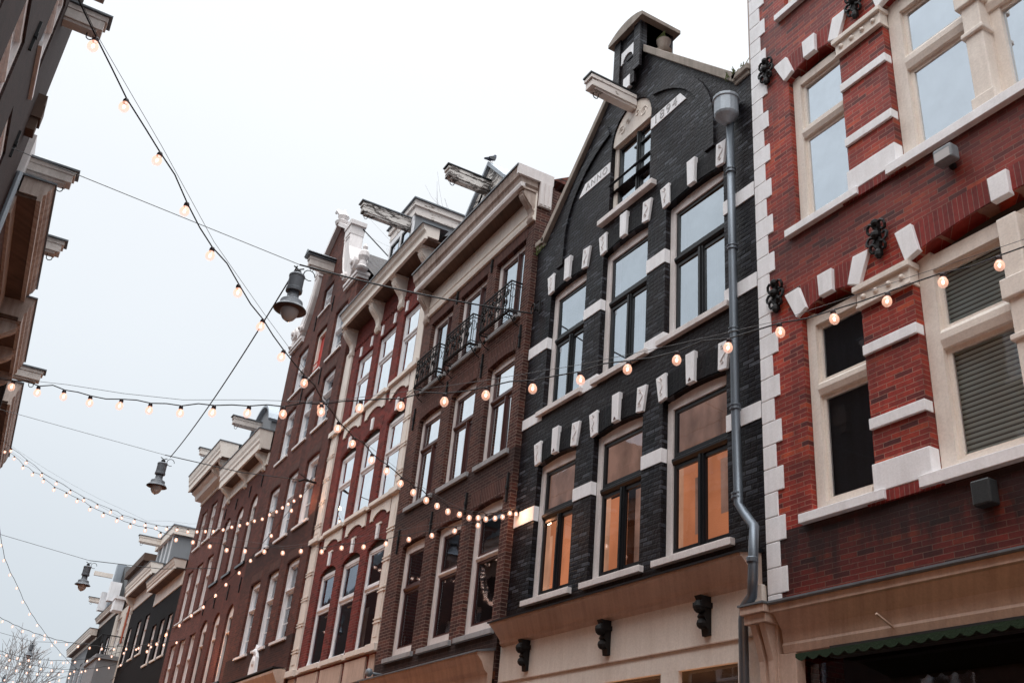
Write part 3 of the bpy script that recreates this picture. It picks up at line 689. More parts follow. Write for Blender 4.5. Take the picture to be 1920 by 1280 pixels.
    MB(H).lathe([(.055, 0), (.062, .01), (.062, .05), (.055, .06)], (7.66*k, .30, 4.45), 12).build('pipe_collar', 'zinc', d)
    h = MB(H).lathe([(.05, -.08), (.10, -.02), (.15, .03), (.165, .06), (.165, .30), (.18, .31), (.18, .35), (.14, .35)], (8.08*k, .18, 10.62), 16).build('hopper', 'zinc_light', d)
    # shop cornice, frieze, corbels
    prof = [(0, 4.3), (.06, 4.30), (.10, 4.34), (.10, 4.38), (.13, 4.42), (.27, 4.56), (.30, 4.57), (.30, 4.60), (0, 4.66)]
    c = MB(H).profile(prof, 7.74, 13.22).build('shop_cornice', 'cream_warm', H.root)
    MB(H).profile([(0, 4.655), (.33, 4.595), (.33, 4.62), (0, 4.70)], 7.72, 13.24).build('flashing', 'black_paint', c)
    fr = MB(H).box(7.7, 13.26, -.02, .05, 3.8, 4.31).build('frieze', 'cream', H.root)
    MB(H).box(7.7, 13.26, .05, .058, 3.79, 3.803).build('bead', 'cream_warm', fr)
    for s in (8.55, 10.46, 12.45):
        m = MB(H); prof = [(.05, 3.88), (.09, 3.88), (.10, 3.95), (.14, 3.98), (.12, 4.04), (.16, 4.08), (.13, 4.13), (.2, 4.17), (.21, 4.22), (.17, 4.25), (.2, 4.3), (.05, 4.3)]
        m.profile(prof, s-.055, s+.055); m.ball((s, .14, 4.0), .06, 6); m.ball((s, .17, 4.18), .075, 6); m.box(s-.08, s+.08, .05, .2, 4.17, 4.23)
        m.build('corbel', 'iron', H.root)
    m = MB(H); m.box(7.7, 13.26, -.02, .035, 3.57, 3.80)
    for a, b in ((7.7, 8.1), (9.08, 9.4), (10.8, 11.1), (12.2, 12.45), (12.95, 13.26)): m.box(a, b, -.02, .034, 0, 3.571)
    m.box(7.7, 13.26, -.02, .032, 0, .5); m.build('shop_front', 'cream', H.root)
    g = MB(H); g.quad((7.75, -.06, .4), (13.2, -.06, .4), (13.2, -.06, 3.6), (7.75, -.06, 3.6)); g.build('shop_window', 'glass_low', H.root)
    MB(H).box(7.75, 13.2, -.9, -.85, .1, 2.7).build('shop_interior', 'lit_shop', H.root)
    MB(H).box(7.75, 13.2, -.84, -.1, 3.62, 3.7).build('shop_ceiling', 'room_dim', H.root)
    # roof behind the gable
    m = MB(H); m.quad((8.0, -.5, 11.2), (10.5, -.5, 13.5), (10.5, -9, 13.5), (8.0, -9, 11.2)); m.quad((13.0, -.5, 11.2), (10.5, -.5, 13.5), (10.5, -9, 13.5), (13.0, -9, 11.2)); m.build('roof', 'tiles', H.root)
    # cable bracket near the left edge, high
    b = MB(H); b.tube([(13.1+.07*math.cos(u), .1, 10.0+.09*math.sin(u)) for u in [2*PI*i/12 for i in range(12)]], .012, 5, closed=True); b.tube([(13.1, .03, 10.15), (13.0, .03, 10.15), (13.0, .03, 9.9)], .014, 5); b.tube([(13.1, .1, 10.0), (13.1, .0, 10.0)], .016, 5)
    b.build('cable_bracket', 'iron', H.root)
    b = MB(H); b.box(13.12, 13.2, 0, .05, 6.3, 6.42); b.tube([(13.16, .0, 6.36), (13.16, .12, 6.36)], .012, 5); b.build('cable_bracket', 'iron', H.root)
black_house()

# ================================================================== H3: brown brick, box cornice, three iron balconies
def scroll(m, s, o, z, r, turns=1.4, sg=1, th=.012, ph=0):
    n = int(14*turns); m.tube([(s+sg*r*(1-i/n*.72)*math.cos(ph+i/n*turns*2*PI), o, z+r*(1-i/n*.72)*math.sin(ph+i/n*turns*2*PI)) for i in range(n+1)], th, 4)
def brown_house():
    H = House('brick_house', 'far', 13.5, 'brown brick house with a deep weathered box cornice and three small iron balconies', off=.10)
    T = [(13.8, 14.99), (15.36, 16.58), (16.94, 18.06)]; Mi = [(13.8, 14.87), (15.32, 16.43), (16.88, 18.0)]; B = [(13.75, 14.86), (15.27, 16.35), (16.84, 17.95)]
    ops = [opening(a, b, 10.25, 11.87) for a, b in T]+[opening(a, b, 7.61, 9.52, .05) for a, b in Mi]+[opening(a, b, 4.64, 6.79, .04) for a, b in B]
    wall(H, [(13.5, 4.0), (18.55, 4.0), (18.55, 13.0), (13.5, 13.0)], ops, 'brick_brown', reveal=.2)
    for i, (a, b) in enumerate(T):
        window(H, a, b, 10.25, 11.87, 0, rec=.09, depth=.07, fw=.10, frame='pale_frame', sash='oxblood', sw=.05, mull=.35, mw=.09, pane='glass_mid', sill=(.06, .05, .09), sillmat='grey_stone', inner=[(.5, 1, 0, 1, 'curtain', .25)])
        m = MB(H); m.box(a-.04, b+.12, -.01, .005, 11.88, 12.12); m.build('brick_lintel', 'soldier_brown', H.root)
        # french balcony
        m = MB(H); s0, s1, z0, z1, o = a-.02, b-.04, 10.22, 10.86, .22
        for z in (z0, z0+.06, z1-.07, z1): m.tube([(s0, 0, z), (s0, o, z), (s1, o, z), (s1, 0, z)], .018 if z in (z0, z1) else .011, 5)
        for k in range(9): s = s0+(s1-s0)*k/8; m.tube([(s, o, z0), (s, o, z1)], .011, 4)
        for oo in (.09, .18): m.tube([(s0, oo, z0), (s0, oo, z1)], .006, 4); m.tube([(s1, oo, z0), (s1, oo, z1)], .006, 4)
        for k in range(4):
            s = s0+(s1-s0)*(k+.5)/4; scroll(m, s-.05, o+.008, z0+.42, .07, sg=-1); scroll(m, s+.05, o+.008, z0+.42, .07); scroll(m, s, o+.012, z0+.22, .085)
        for k in range(2):
            oo = .08+.1*k; m.tube([(s0, oo+.05*math.cos(u), z0+.4+.1*math.sin(u)) for u in [2*PI*i_/10 for i_ in range(10)]], .006, 4, closed=True)
        for s in (s0, s1):
            m.tube([(s, 0, z0-.25), (s, .1, z0-.2), (s, .2, z0-.08), (s, o, z0)], .010, 5); scroll(m, s, .1, z0-.12, .05)
        for k in range(6): oo = .04+.04*k; m.tube([(s0, oo, z0+.005), (s1, oo, z0+.005)], .006, 4)
        m.build('balcony', 'iron', H.root)
    for i, (a, b) in enumerate(Mi):
        window(H, a, b, 7.61, 9.52, .05, rec=.09, depth=.07, fw=.095, frame='pale_frame', sash='oxblood', sw=.045, trans=8.82, tw=.09, transmat='oxblood', mull=.38, mw=.085, pane='glass_white', sill=(.1, .055, .085), sillmat='grey_stone',
               inner=[(.62, 1, 0, .6, 'curtain', .2), (.0, .62, 0, 1, 'room', .3)])
        m = MB(H); m.prism([(a-.06, 9.87), (b+.12, 9.87), (b+.02, 9.54)]+arc(a, b, 9.53, .045)[0:]+[(a-.02, 9.54)], -.01, .006); m.build('brick_lintel', 'soldier_brown', H.root)
    for i, (a, b) in enumerate(B):
        window(H, a, b, 4.64, 6.79, .04, rec=.09, depth=.07, fw=.15, frame='pale_frame' if i else 'pale_frame', sash='oxblood', sw=.04, trans=5.93, tw=.09, transmat='oxblood' if i == 2 else 'pale_frame', pane='glass_low', sill=(.12, .06, .08), sillmat='grey_stone', botrail=.07,
               inner=[(.45, .62, 0, .6, 'curtain', .2), (0, 1, 0, 1, 'room', .5)])
        m = MB(H); m.box(a-.04, b+.12, -.01, .005, 6.84, 7.12); m.build('brick_lintel', 'soldier_brown', H.root)
    for s, z0, z1 in ((15.18, 11.8, 12.1), (16.76, 11.8, 12.1), (13.66, 9.5, 9.95), (15.13, 9.45, 9.95), (16.7, 9.45, 9.95), (18.3, 9.4, 9.9), (13.6, 6.65, 7.15), (15.15, 6.8, 7.2), (16.62, 6.75, 7.2), (18.2, 6.7, 7.2)): tie(H, s, z0, z1)
    prof = [(0, 12.12), (.05, 12.13), (.07, 12.2), (.035, 12.25), (.035, 12.32), (.055, 12.34), (.055, 12.36), (.035, 12.38), (.035, 12.74), (0, 12.76)]
    c = MB(H).profile(prof, 13.5, 18.5).build('frieze', 'cream', H.root)
    MB(H).profile([(0, 12.76), (.29, 12.79), (.29, 12.86), (0, 12.86)], 13.5, 18.5).build('soffit', 'soffit', H.root)
    g = MB(H).profile([(.30, 12.87), (.345, 12.87), (.36, 12.91), (.38, 12.98), (.42, 13.02), (.435, 13.10), (.46, 13.17), (.46, 13.2), (-.1, 13.2), (-.1, 12.87), (.30, 12.871)], 13.52, 18.5).build('cornice', 'old_cream', H.root)
    MB(H).box(13.48, 18.52, -.1, .49, 13.2, 13.235).build('flashing', 'lead', g)
    MB(H).profile([(.27, 12.77), (.36, 12.77), (.375, 12.82), (.375, 12.866), (.27, 12.866)], 13.5, 18.52).build('fascia', 'pale_frame', H.root)
    # curved end boards and brackets
    m = MB(H); m.prism([(13.46, 13.0), (13.52, 13.0), (13.52, 13.23), (13.46, 13.23)], -.30, .47); m.build('cornice_end', 'pale_frame', H.root)
    console(H, 13.62, .2, 12.78, 12.1, .30, 'old_cream'); console(H, 18.36, .2, 12.78, 12.0, .30, 'old_cream')
    m = MB(H); m.box(13.45, 13.53, -.28, -.02, 12.45, 13.0)
    for k in range(3): m.box(13.435, 13.455, -.26+.09*k, -.21+.09*k, 12.48, 12.99)
    m.build('side_frieze', 'pale_frame', H.root)
    # dormer with hoist beam and pigeon perch
    m = MB(H); m.prism([(15.1, 13.3), (16.75, 13.3), (16.75, 14.1), (15.93, 14.9), (15.1, 14.1)], -1.6, -.02); d = m.build('dormer', 'flaked', H.root)
    m = MB(H); m.prism([(15.02, 14.02), (15.02, 14.12), (15.93, 15.03), (16.83, 14.12), (16.83, 14.02), (15.93, 14.92)], -1.7, .06); m.build('roof', 'zinc_light', d)
    for sg in (-1, 1):
        m = MB(H); m.tube([(15.93+sg*.3, .0, 13.5), (15.93+sg*.4, .02, 13.8), (15.93+sg*.32, .03, 14.05), (15.93+sg*.12, .03, 14.3)], .02, 5); m.build('curl', 'iron', d)
    beam(H, 15.88, -.05, 1.0, 14.17, 14.42, .2, 'flaked', cap='black_paint', capw=.03)
    m = MB(H); m.quad((13.5, -.3, 13.2), (18.5, -.3, 13.2), (18.5, -3.5, 15.2), (13.5, -3.5, 15.2)); m.quad((13.5, -3.5, 15.2), (18.5, -3.5, 15.2), (18.5, -9, 15.2), (13.5, -9, 15.2)); m.quad((13.5, -.3, 13.2), (13.5, -3.5, 15.2), (13.5, -9, 15.2), (13.5, -9, 13)); m.build('roof', 'tiles_red', H.root)
    # shop
    prof = [(0, 3.7), (.06, 3.72), (.08, 3.95), (.14, 4.0), (.2, 4.12), (.28, 4.2), (.28, 4.24), (0, 4.3)]
    c = MB(H).profile(prof, 13.55, 18.5).build('shop_cornice', 'cream_warm', H.root); MB(H).profile([(0, 4.295), (.31, 4.235), (.31, 4.26), (0, 4.34)], 13.52, 18.53).build('flashing', 'lead', c)
    d = MB(H)
    for k in range(40): s = 13.6+4.85*k/40; d.box(s, s+.06, .05, .11, 3.98, 4.04)
    d.build('dentils', 'cream_warm', c)
    m = MB(H); m.box(13.5, 18.55, -.02, .04, 3.4, 3.72)
    for a in (13.5, 15.0, 16.7, 18.2): m.box(a, a+.3, -.02, .039, 0, 3.41)
    m.box(13.5, 18.5, -.02, .038, 0, .5); m.build('shop_front', 'cream_warm', H.root)
    g = MB(H); g.quad((13.55, -.06, .4), (18.5, -.06, .4), (18.5, -.06, 3.45), (13.55, -.06, 3.45)); g.build('shop_window', 'glass_low', H.root)
    MB(H).box(13.55, 18.5, -.9, -.85, .1, 2.9).build('shop_interior', 'lit_shop', H.root)
    b = MB(H); b.lathe([(.01, 0), (.07, .0), (.08, .06), (.05, .1), (.01, .1)], (18.0, .25, 4.36), 10, 'y'); b.tube([(18.0, 0, 4.36), (18.0, .28, 4.36)], .02, 5); b.build('camera_dome', 'grey_box', H.root, smooth=True)
    return H
HB = brown_house()

# pigeon on the dormer ridge
def pigeon():
    p = HB.world(15.93, -.02, 15.02); r = empty('pigeon', p, .6); tag(r, 'dark pigeon perched on the dormer ridge above the brown house hoist beam', 'bird')
    m = MB(); prof = []
    for i in range(15):
        t = i/14; x = -.16+.30*t; rr = .062*math.sin(PI*min(1, t*1.02))**.7*(1-.25*(1-t))
        prof.append((x, rr))
    rings = []
    for x, rr in prof:
        zc = .12+x*.55
        rings.append([m.pt((x, rr*.85*math.cos(a), zc+rr*1.05*math.sin(a))) for a in [2*PI*k/12 for k in range(12)]])
    for a, b in zip(rings, rings[1:]):
        for k in range(12): m.f.append([a[k], a[(k+1) % 12], b[(k+1) % 12], b[k]])
    m.tube([(.09, 0, .17), (.12, 0, .23), (.125, 0, .27)], [.045, .034, .03], 10); m.ball((.135, 0, .285), .034, 8)
    m.build('body', 'bird', r, smooth=True)
    MB().prism([(.160, .278), (.160, .292), (.20, .276)], -.007, .007).build('beak', 'black_box', r)
    MB().prism([(-.12, .03), (-.27, -.05), (-.26, -.075), (-.1, .01)], -.03, .03).build('tail', 'bird', r)
    for sg in (-1, 1): MB().prism([(.08, .17), (-.02, .17), (-.2, .02), (-.16, 0.0), (.04, .09)], sg*.045, sg*.058).build('wing', 'black_box', r)
    for sg in (-1, 1): MB().tube([(0.01, sg*.02, .07), (.0, sg*.02, 0), (.03, sg*.02, 0)], .005, 4).build('leg', 'terracotta', r)
    for sg in (-1, 1): MB().ball((.148, sg*.028, .292), .006, 5).build('eye', 'terracotta', r)
pigeon()
# ================================================================== H4: narrow carmine house with white pilasters
def narrow_house():
    H = House('brick_house', 'far', 18.2, 'narrow carmine brick house with white pilasters, bracketed cornice and a grey dormer')
    C = [(18.98, 20.02), (20.45, 21.6), (22.02, 23.13)]
    ops = [opening(a, b, 11.12, 12.98) for a, b in C]+[opening(a, b, 8.18, 10.12, .14) for a, b in C]+[opening(a, b, 4.98, 7.13, .15) for a, b in C]
    wall(H, [(18.2, 4.0), (24.2, 4.0), (24.2, 14.1), (18.2, 14.1)], ops, 'brick_rednarrow', reveal=.16)
    for i, (a, b) in enumerate(C):
        window(H, a, b, 11.12, 12.98, 0, rec=.06, depth=.06, fw=.07, frame='white_frame', sash='white_frame', sw=.045, trans=12.28, tw=.07, pane='glass_white', inner=None)
        window(H, a, b, 8.18, 10.12, .02, rec=.06, depth=.06, fw=.07, frame='white_frame', sash='white_frame', sw=.045, trans=9.35, tw=.07, pane='glass_white', inner=None)
        w = window(H, a, b, 4.98, 7.13, .02, rec=.06, depth=.06, fw=.07, frame='white_frame', sash='white_frame', sw=.04, trans=6.28, tw=.09, pane='glass_low', inner=[(0, 1, .66, 1, 'room', .4), (.3, .7, 0, .55, 'curtain', .4)])
        for z in (7.14, 10.13): MB(H).prism(arc(a, b, z, .14)[::-1]+[(b, z), (a, z)], -.13, -.06).build('arch_infill', 'room_dim', H.root)
        if i: # open casement tilting out with a teal reveal behind
            m = MB(H); x0, x1, z0, z1 = a+.12, b-.05, 5.03, 6.2
            for (p, q) in (((x0, -.05, z0), (x0, -.28, z1)), ((x1, -.05, z0), (x1, -.28, z1)), ((x0, -.05, z0), (x1, -.05, z0)), ((x0, -.28, z1), (x1, -.28, z1))): m.tube([p, q], .025, 4)
            m.build('casement', 'white_frame', w)
            m = MB(H); m.quad((b-.075, -.12, 5.02), (b-.075, -.42, 5.02), (b-.075, -.42, 6.22), (b-.075, -.12, 6.22)); m.build('reveal_board', 'teal', w)
        mid = (a+b)/2
        for k, s in enumerate((a+.16, b-.16)): MB(H).box(s-.055, s+.055, -.02, .03, 13.02, 13.3).build('keystone', 'white_stone', H.root)
        m = MB(H); A = arc(a-.06, b+.06, 10.14, .15); Bm = [(x+(x-mid)*.15, z+.3) for x, z in A]; m.prism(A+Bm[::-1], -.02, .008); m.build('brick_arch', 'brick_rednarrow', H.root)
        for z in (10.28, 7.29): MB(H).prism([(mid-.06, z), (mid+.06, z), (mid+.075, z+.3), (mid-.075, z+.3)], -.02, .04).build('keystone', 'white_stone', H.root)
        MB(H).box(mid-.14, mid+.14, -.01, .03, 7.6, 7.64).build('stone_label', 'cream', H.root)
        for z in (11.03, 8.10): # apron with an arched cut
            o = [(a-.06, z-.02), (b+.06, z-.02), (b+.06, z-.33), (b-.12, z-.33)]+[(x, zz) for x, zz in arc(a+.12, b-.12, z-.30, .12)]+[(a+.12, z-.33), (a-.06, z-.33)]
            m = MB(H).prism(o, -.01, .03); m.build('apron', 'cream', H.root)
    for z0, z1 in ((11.03, 11.13), (8.10, 8.19), (4.86, 4.97)):
        c = MB(H).box(18.25, 24.2, -.03, .06, z0, z1)
        for a, b in C: c.box(a-.1, b+.1, .0, .10, z0+.01, z1+.01)
        for a, b in ((18.45, 18.86), (23.6, 24.18)): c.box(a-.05, b+.05, .0, .13, z0-.02, z1+.02)
        c.build('string_course', 'cream', H.root, bevel=.006)
    for a, b in ((18.45, 18.82), (23.66, 24.16)):
        m = MB(H)
        for z0, z1 in ((4.98, 8.08), (8.2, 11.01), (11.14, 13.5)):
            m.box(a, b, -.02, .05, z0, z1)
            if z0 < 11: m.box(a+.09, b-.09, .05, .062, z0+.15, z1-.25)
        for k in range(4):
            for zz in (5.4, 8.5): z = zz+.62*k; m.box(a-.006, b+.006, .0, .075, z, z+.03); m.box(a-.006, b+.006, .0, .075, z+.07, z+.095)
        m.build('pilaster', 'cream', H.root)
    # shop band panels
    m = MB(H)
    for a, b in ((18.5, 18.8), (19.0, 20.2), (20.4, 21.75), (21.95, 23.4), (23.6, 24.1)): m.box(a, b, -.01, .045, 4.35, 4.8)
    m.build('panel', 'cream_warm', H.root, bevel=.008)
    c = MB(H).profile([(0, 3.8), (.1, 3.82), (.25, 4.12), (.25, 4.18), (0, 4.22)], 18.3, 24.1).build('shop_cornice', 'cream_warm', H.root); MB(H).box(18.3, 24.1, 0, .28, 4.2, 4.24).build('flashing', 'black_box', c)
    m = MB(H)
    for a in (18.3, 20.1, 21.9, 23.8): m.box(a, a+.3, -.02, .04, 0, 3.8)
    m.box(18.3, 24.1, -.02, .035, 0, .5); m.build('shop_front', 'cream_warm', H.root)
    g = MB(H); g.quad((18.3, -.06, .4), (24.1, -.06, .4), (24.1, -.06, 3.8), (18.3, -.06, 3.8)); g.build('shop_window', 'glass_low', H.root)
    MB(H).box(18.35, 24.1, -.9, -.85, .1, 3.0).build('shop_interior', 'lit_shop', H.root)
    # frieze, brackets, cornice
    m = MB(H)
    for k in range(30): s = 18.9+4.75*k/30; m.box(s, s+.08, -.01, .03, 13.42, 13.5)
    m.box(18.2, 24.2, -.01, .02, 13.5, 13.54); m.build('brick_dentils', 'brick_rednarrow', H.root)
    for s in (18.63, 20.25, 21.8, 23.75): console(H, s, .26, 14.08, 13.3 if s < 19 or s > 23 else 13.25, .36, 'cream')
    MB(H).box(18.2, 23.9, 0, .40, 14.08, 14.12).build('soffit', 'soffit', H.root)
    g = MB(H).profile([(.38, 14.06), (.45, 14.06), (.45, 14.18), (.42, 14.20), (.44, 14.26), (.49, 14.31), (.51, 14.38), (.55, 14.43), (.1, 14.43), (.1, 14.13), (.38, 14.13)], 18.15, 23.75).build('cornice', 'cream', H.root)
    MB(H).box(18.1, 23.8, -.1, .58, 14.43, 14.46).build('flashing', 'lead', g)
    # big dormer
    d = MB(H); d.box(21.85, 23.6, -3.6, -.52, 14.3, 17.3); dm = d.build('dormer', 'plaster_grey', H.root)
    m = MB(H); m.box(21.73, 23.72, -3.7, -.40, 17.46, 17.64); m.box(21.79, 23.66, -3.65, -.46, 17.2, 17.47); m.build('dormer_cornice', 'flaked_light', dm)
    MB(H).box(21.67, 23.78, -3.75, -.34, 17.64, 17.68).build('flashing', 'lead', dm)
    m = MB(H)
    for a in (21.85, 22.68, 23.5): m.box(a, a+.1, -.52, -.47, 14.5, 17.2)
    m.box(21.85, 23.6, -.52, -.472, 17.0, 17.2); m.build('dormer_frame', 'white_frame', dm)
    f = MB(H)
    for a, b in ((21.97, 22.66), (22.8, 23.48)):
        f.box(a, a+.05, -.51, -.475, 14.9, 16.98); f.box(b-.05, b, -.51, -.475, 14.9, 16.98); f.box(a, b, -.51, -.475, 16.93, 16.98); f.box(a, b, -.51, -.475, 15.9, 15.95)
    f.build('sash', 'black_paint', dm)
    g = MB(H); g.quad((21.95, -.505, 14.9), (23.5, -.505, 14.9), (23.5, -.505, 17.0), (21.95, -.505, 17.0)); g.build('pane', 'glass_sky', dm)
    beam(H, 22.15, -.55, .98, 16.86, 17.16, .22, 'flaked', cap='lead')
    m = MB(H); m.quad((18.2, .0, 14.3), (24.2, .0, 14.3), (24.2, -3.5, 16.3), (18.2, -3.5, 16.3)); m.quad((18.2, -3.5, 16.3), (24.2, -3.5, 16.3), (24.2, -9, 16.3), (18.2, -9, 16.3)); m.quad((24.18, 0, 14.2), (24.18, -3.5, 16.3), (24.18, -9, 16.3), (24.18, -9, 14.2)); m.quad((18.22, 0, 14.2), (18.22, -3.5, 16.3), (18.22, -9, 16.3), (18.22, -9, 14.2)); m.build('roof', 'tiles', H.root)
narrow_house()

# ================================================================== H5: plum brick neck-gable house
def neck_house():
    H = House('gabled_house', 'far', 24.57, 'tall plum brick house with a white scrolled neck gable and a red shutter', off=.12)
    C = [(25.22, 26.38), (27.1, 28.15), (28.92, 30.02)]
    R = [(5.95, 8.1), (9.05, 11.06), (11.95, 13.7), (14.27, 15.9)]
    ops = [opening(a, b, z0, z1-.04, .04) for z0, z1 in R for a, b in C]+[opening(27.32, 28.3, 16.65, 17.6)]
    outer = [(24.57, 5.0), (31.2, 5.0), (31.2, 16.45), (29.75, 16.45), (29.35, 17.0), (29.05, 17.9), (28.95, 19.05), (27.75, 19.85), (26.55, 19.05), (26.45, 17.9), (26.15, 17.0), (25.75, 16.45), (24.57, 16.3)]
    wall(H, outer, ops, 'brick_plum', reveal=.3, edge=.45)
    for ri, (z0, z1) in enumerate(R):
        for ci, (a, b) in enumerate(C):
            red = ri == 3 and ci == 1
            w = window(H, a, b, z0, z1-.04, .04, rec=.08, depth=.12, fw=.11, frame='white_frame' if not red else 'cream', sash='white_frame' if not red else 'red_shutter', sw=.04, trans=None if red else z0+(z1-z0)*(.62 if ri < 3 else .55), tw=.07,
                   bars=(2, 1) if not red else None, lowbars=(2, 3 if ri == 0 else 2) if not red else None, pane='glass_far' if not red else 'red_shutter', sill=(.12, .05, .07), sillmat='pale_frame', inner=[(0, 1, 0, 1, 'curtain_grey', .1)] if not red else None)
            if red:
                m = MB(H)
                for k in range(1, 5): x = a+.11+(b-a-.22)*k/5; m.box(x-.008, x+.008, -.27, -.225, z0+.1, z1-.15)
                for z in (z0+.25, z0+.45): m.tube([(a+.1, -.05, z), (b-.1, -.05, z)], .015, 5)
                m.build('shutter_boards', 'red_shutter', w)
            m = MB(H); m.box(a-.03, b+.03, -.01, .006, z1+.02, z1+.26); m.build('brick_lintel', 'soldier_brown', H.root)
    window(H, 27.32, 28.3, 16.65, 17.6, 0, rec=.08, depth=.12, fw=.1, frame='white_frame', sash='white_frame', sw=.04, trans=17.15, tw=.06, bars=(2, 1), pane='glass_far', inner=[(0, 1, 0, 1, 'curtain', .1)], sill=(.08, .05, .06), sillmat='pale_frame')
    for s, z in ((26.9, 16.2), (28.6, 16.2), (26.75, 13.6), (28.55, 13.6)): tie(H, s, z, z+.55)
    cx = 27.75
    for sg in (-1, 1):
        inn = [(1.20, 19.05), (1.30, 18.3), (1.42, 17.75), (1.65, 17.2), (1.98, 16.7)]
        out = [(1.70, 19.05), (1.74, 18.6), (1.84, 18.1), (2.06, 17.7), (2.40, 17.25), (2.72, 16.9), (2.60, 16.6)]
        P = [(cx+sg*x, z) for x, z in inn]+[(cx+sg*x, z) for x, z in out[::-1]]
        c = MB(H).prism(P, -.3, .12).build('gable_scroll', 'pale_frame', H.root, bevel=.015)
        m = MB(H)
        pts = [(cx+sg*x, .125, z) for x, z in [(1.25, 19.0), (1.36, 18.3), (1.48, 17.8), (1.72, 17.25), (2.05, 16.8)]]; m.tube(pts, .03, 5)
        m.box(*sorted((cx+sg*1.16, cx+sg*1.82)), -.34, .18, 18.95, 19.1); m.box(*sorted((cx+sg*1.2, cx+sg*1.75)), -.32, .15, 18.62, 18.95); m.box(*sorted((cx+sg*1.22, cx+sg*1.72)), -.31, .14, 18.5, 18.56)
        for k, (r, x, z) in enumerate(((.14, 2.12, 16.8), (.22, 2.9, 16.9))):
            m.lathe([(.01, -.2), (r, -.2), (r*1.1, 0), (r, .18), (r*.6, .2), (.01, .24)], (cx+sg*x, 0, z), 14, 'y')
            m.lathe([(r*.45, .18), (r*.45, .26), (.01, .28)], (cx+sg*x, 0, z), 10, 'y')
        m.build('volute', 'pale_frame', c)
        # shoulder moulding and statue-like ornament
        s0, s1 = sorted((cx+sg*2.05, cx+sg*3.5)); m = MB(H); m.box(max(s0, 24.5), min(s1, 31.25), -.3, .12, 16.42, 16.52); m.box(max(s0, 24.55), min(s1, 31.2), -.28, .08, 16.32, 16.42); m.build('shoulder_moulding', 'pale_frame', H.root)
        m = MB(H)
        m.lathe([(.16, 16.5), (.2, 16.56), (.12, 16.64), (.10, 16.8), (.17, 16.95), (.15, 17.1), (.06, 17.2), (.08, 17.3), (.02, 17.42)], (cx+sg*3.3, 0, 0), 10)
        m.build('shoulder_ornament', 'pale_frame', H.root)
    m = MB(H); m.prism([(26.1, 19.1), (26.6, 19.08), (27.75, 19.86), (28.9, 19.08), (29.4, 19.1), (29.4, 19.2), (28.95, 19.2), (27.75, 20.02), (26.55, 19.2), (26.1, 19.2)], -.34, .16); m.build('pediment', 'pale_frame', H.root)
    m = MB(H)
    m.lathe([(.22, 19.9), (.26, 20.0), (.14, 20.1), (.2, 20.25), (.1, 20.4), (.03, 20.55)], (cx, 0, 0), 10)
    m.tube([(cx, 0, 20.3), (cx+.25, .05, 20.5), (cx+.45, .1, 20.72), (cx+.75, .1, 20.8)], [.10, .10, .08, .04], 6)
    m.build('crest', 'pale_frame', H.root)
    beam(H, 27.78, -.05, .85, 18.02, 18.35, .26, 'beam_side', cap='lead', capw=.08)
    m = MB(H); m.box(27.6, 27.96, -.02, .5, 18.35, 18.42); m.prism([(27.5, 18.42), (28.06, 18.42), (27.78, 18.62)], -.02, .95); m.build('beam_hood', 'lead', H.root)
    m = MB(H); m.quad((24.6, -.45, 16.55), (27.75, -.45, 19.2), (27.75, -9, 19.2), (24.6, -9, 16.55)); m.quad((24.6, -.45, 16.55), (24.6, -9, 16.55), (24.6, -9, 15.6), (24.6, -.45, 15.6)); m.quad((31.0, -.45, 16.2), (27.75, -.45, 19.2), (27.75, -9, 19.2), (31.0, -9, 16.2)); m.build('roof', 'tiles', H.root)
    MB(H).tube([(26.0, -.25, 18.9), (25.2, -2.2, 16.9)], .02, 4).build('stay_rod', 'iron', H.root)
    t = MB(H); t.prism([(27.3, 5.25), (27.95, 5.25), (27.9, 5.6), (27.75, 5.75), (27.7, 5.95), (27.62, 6.05), (27.55, 5.9), (27.4, 5.7)], 0, .08)
    t.ball((27.62, .06, 5.85), .09, 6); t.ball((27.62, .05, 5.6), .16, 6, (1, .5, 1)); t.build('gable_stone', 'white_stone', H.root)
    c = MB(H).profile([(0, 4.6), (.1, 4.65), (.3, 5.0), (.3, 5.06), (0, 5.15)], 24.6, 31.1).build('shop_cornice', 'cream_warm', H.root); MB(H).box(24.6, 31.1, 0, .33, 5.1, 5.14).build('flashing', 'iron', c)
    m = MB(H); m.box(24.6, 31.1, -.02, .04, 4.0, 4.65)
    for a in (24.6, 26.6, 28.6, 30.7): m.box(a, a+.4, -.02, .039, 0, 4.0)
    m.build('shop_front', 'cream_warm', H.root)
    MB(H).box(24.65, 31.1, -.9, -.85, .1, 3.6).build('shop_interior', 'lit_shop', H.root)
    b = MB(H); b.tube([(25.0, 0, 10.0), (24.95, .35, 10.0), (24.9, .5, 9.9)], .03, 5)
    for k in range(5): b.tube([(24.95, .2, 10.0), (24.95+.25*math.cos(k*1.3), .3+.2*math.sin(k*1.3), 10.0+.18*math.sin(k*2.1))], .012, 4)
    b.build('cable_bracket', 'iron', H.root)
neck_house()

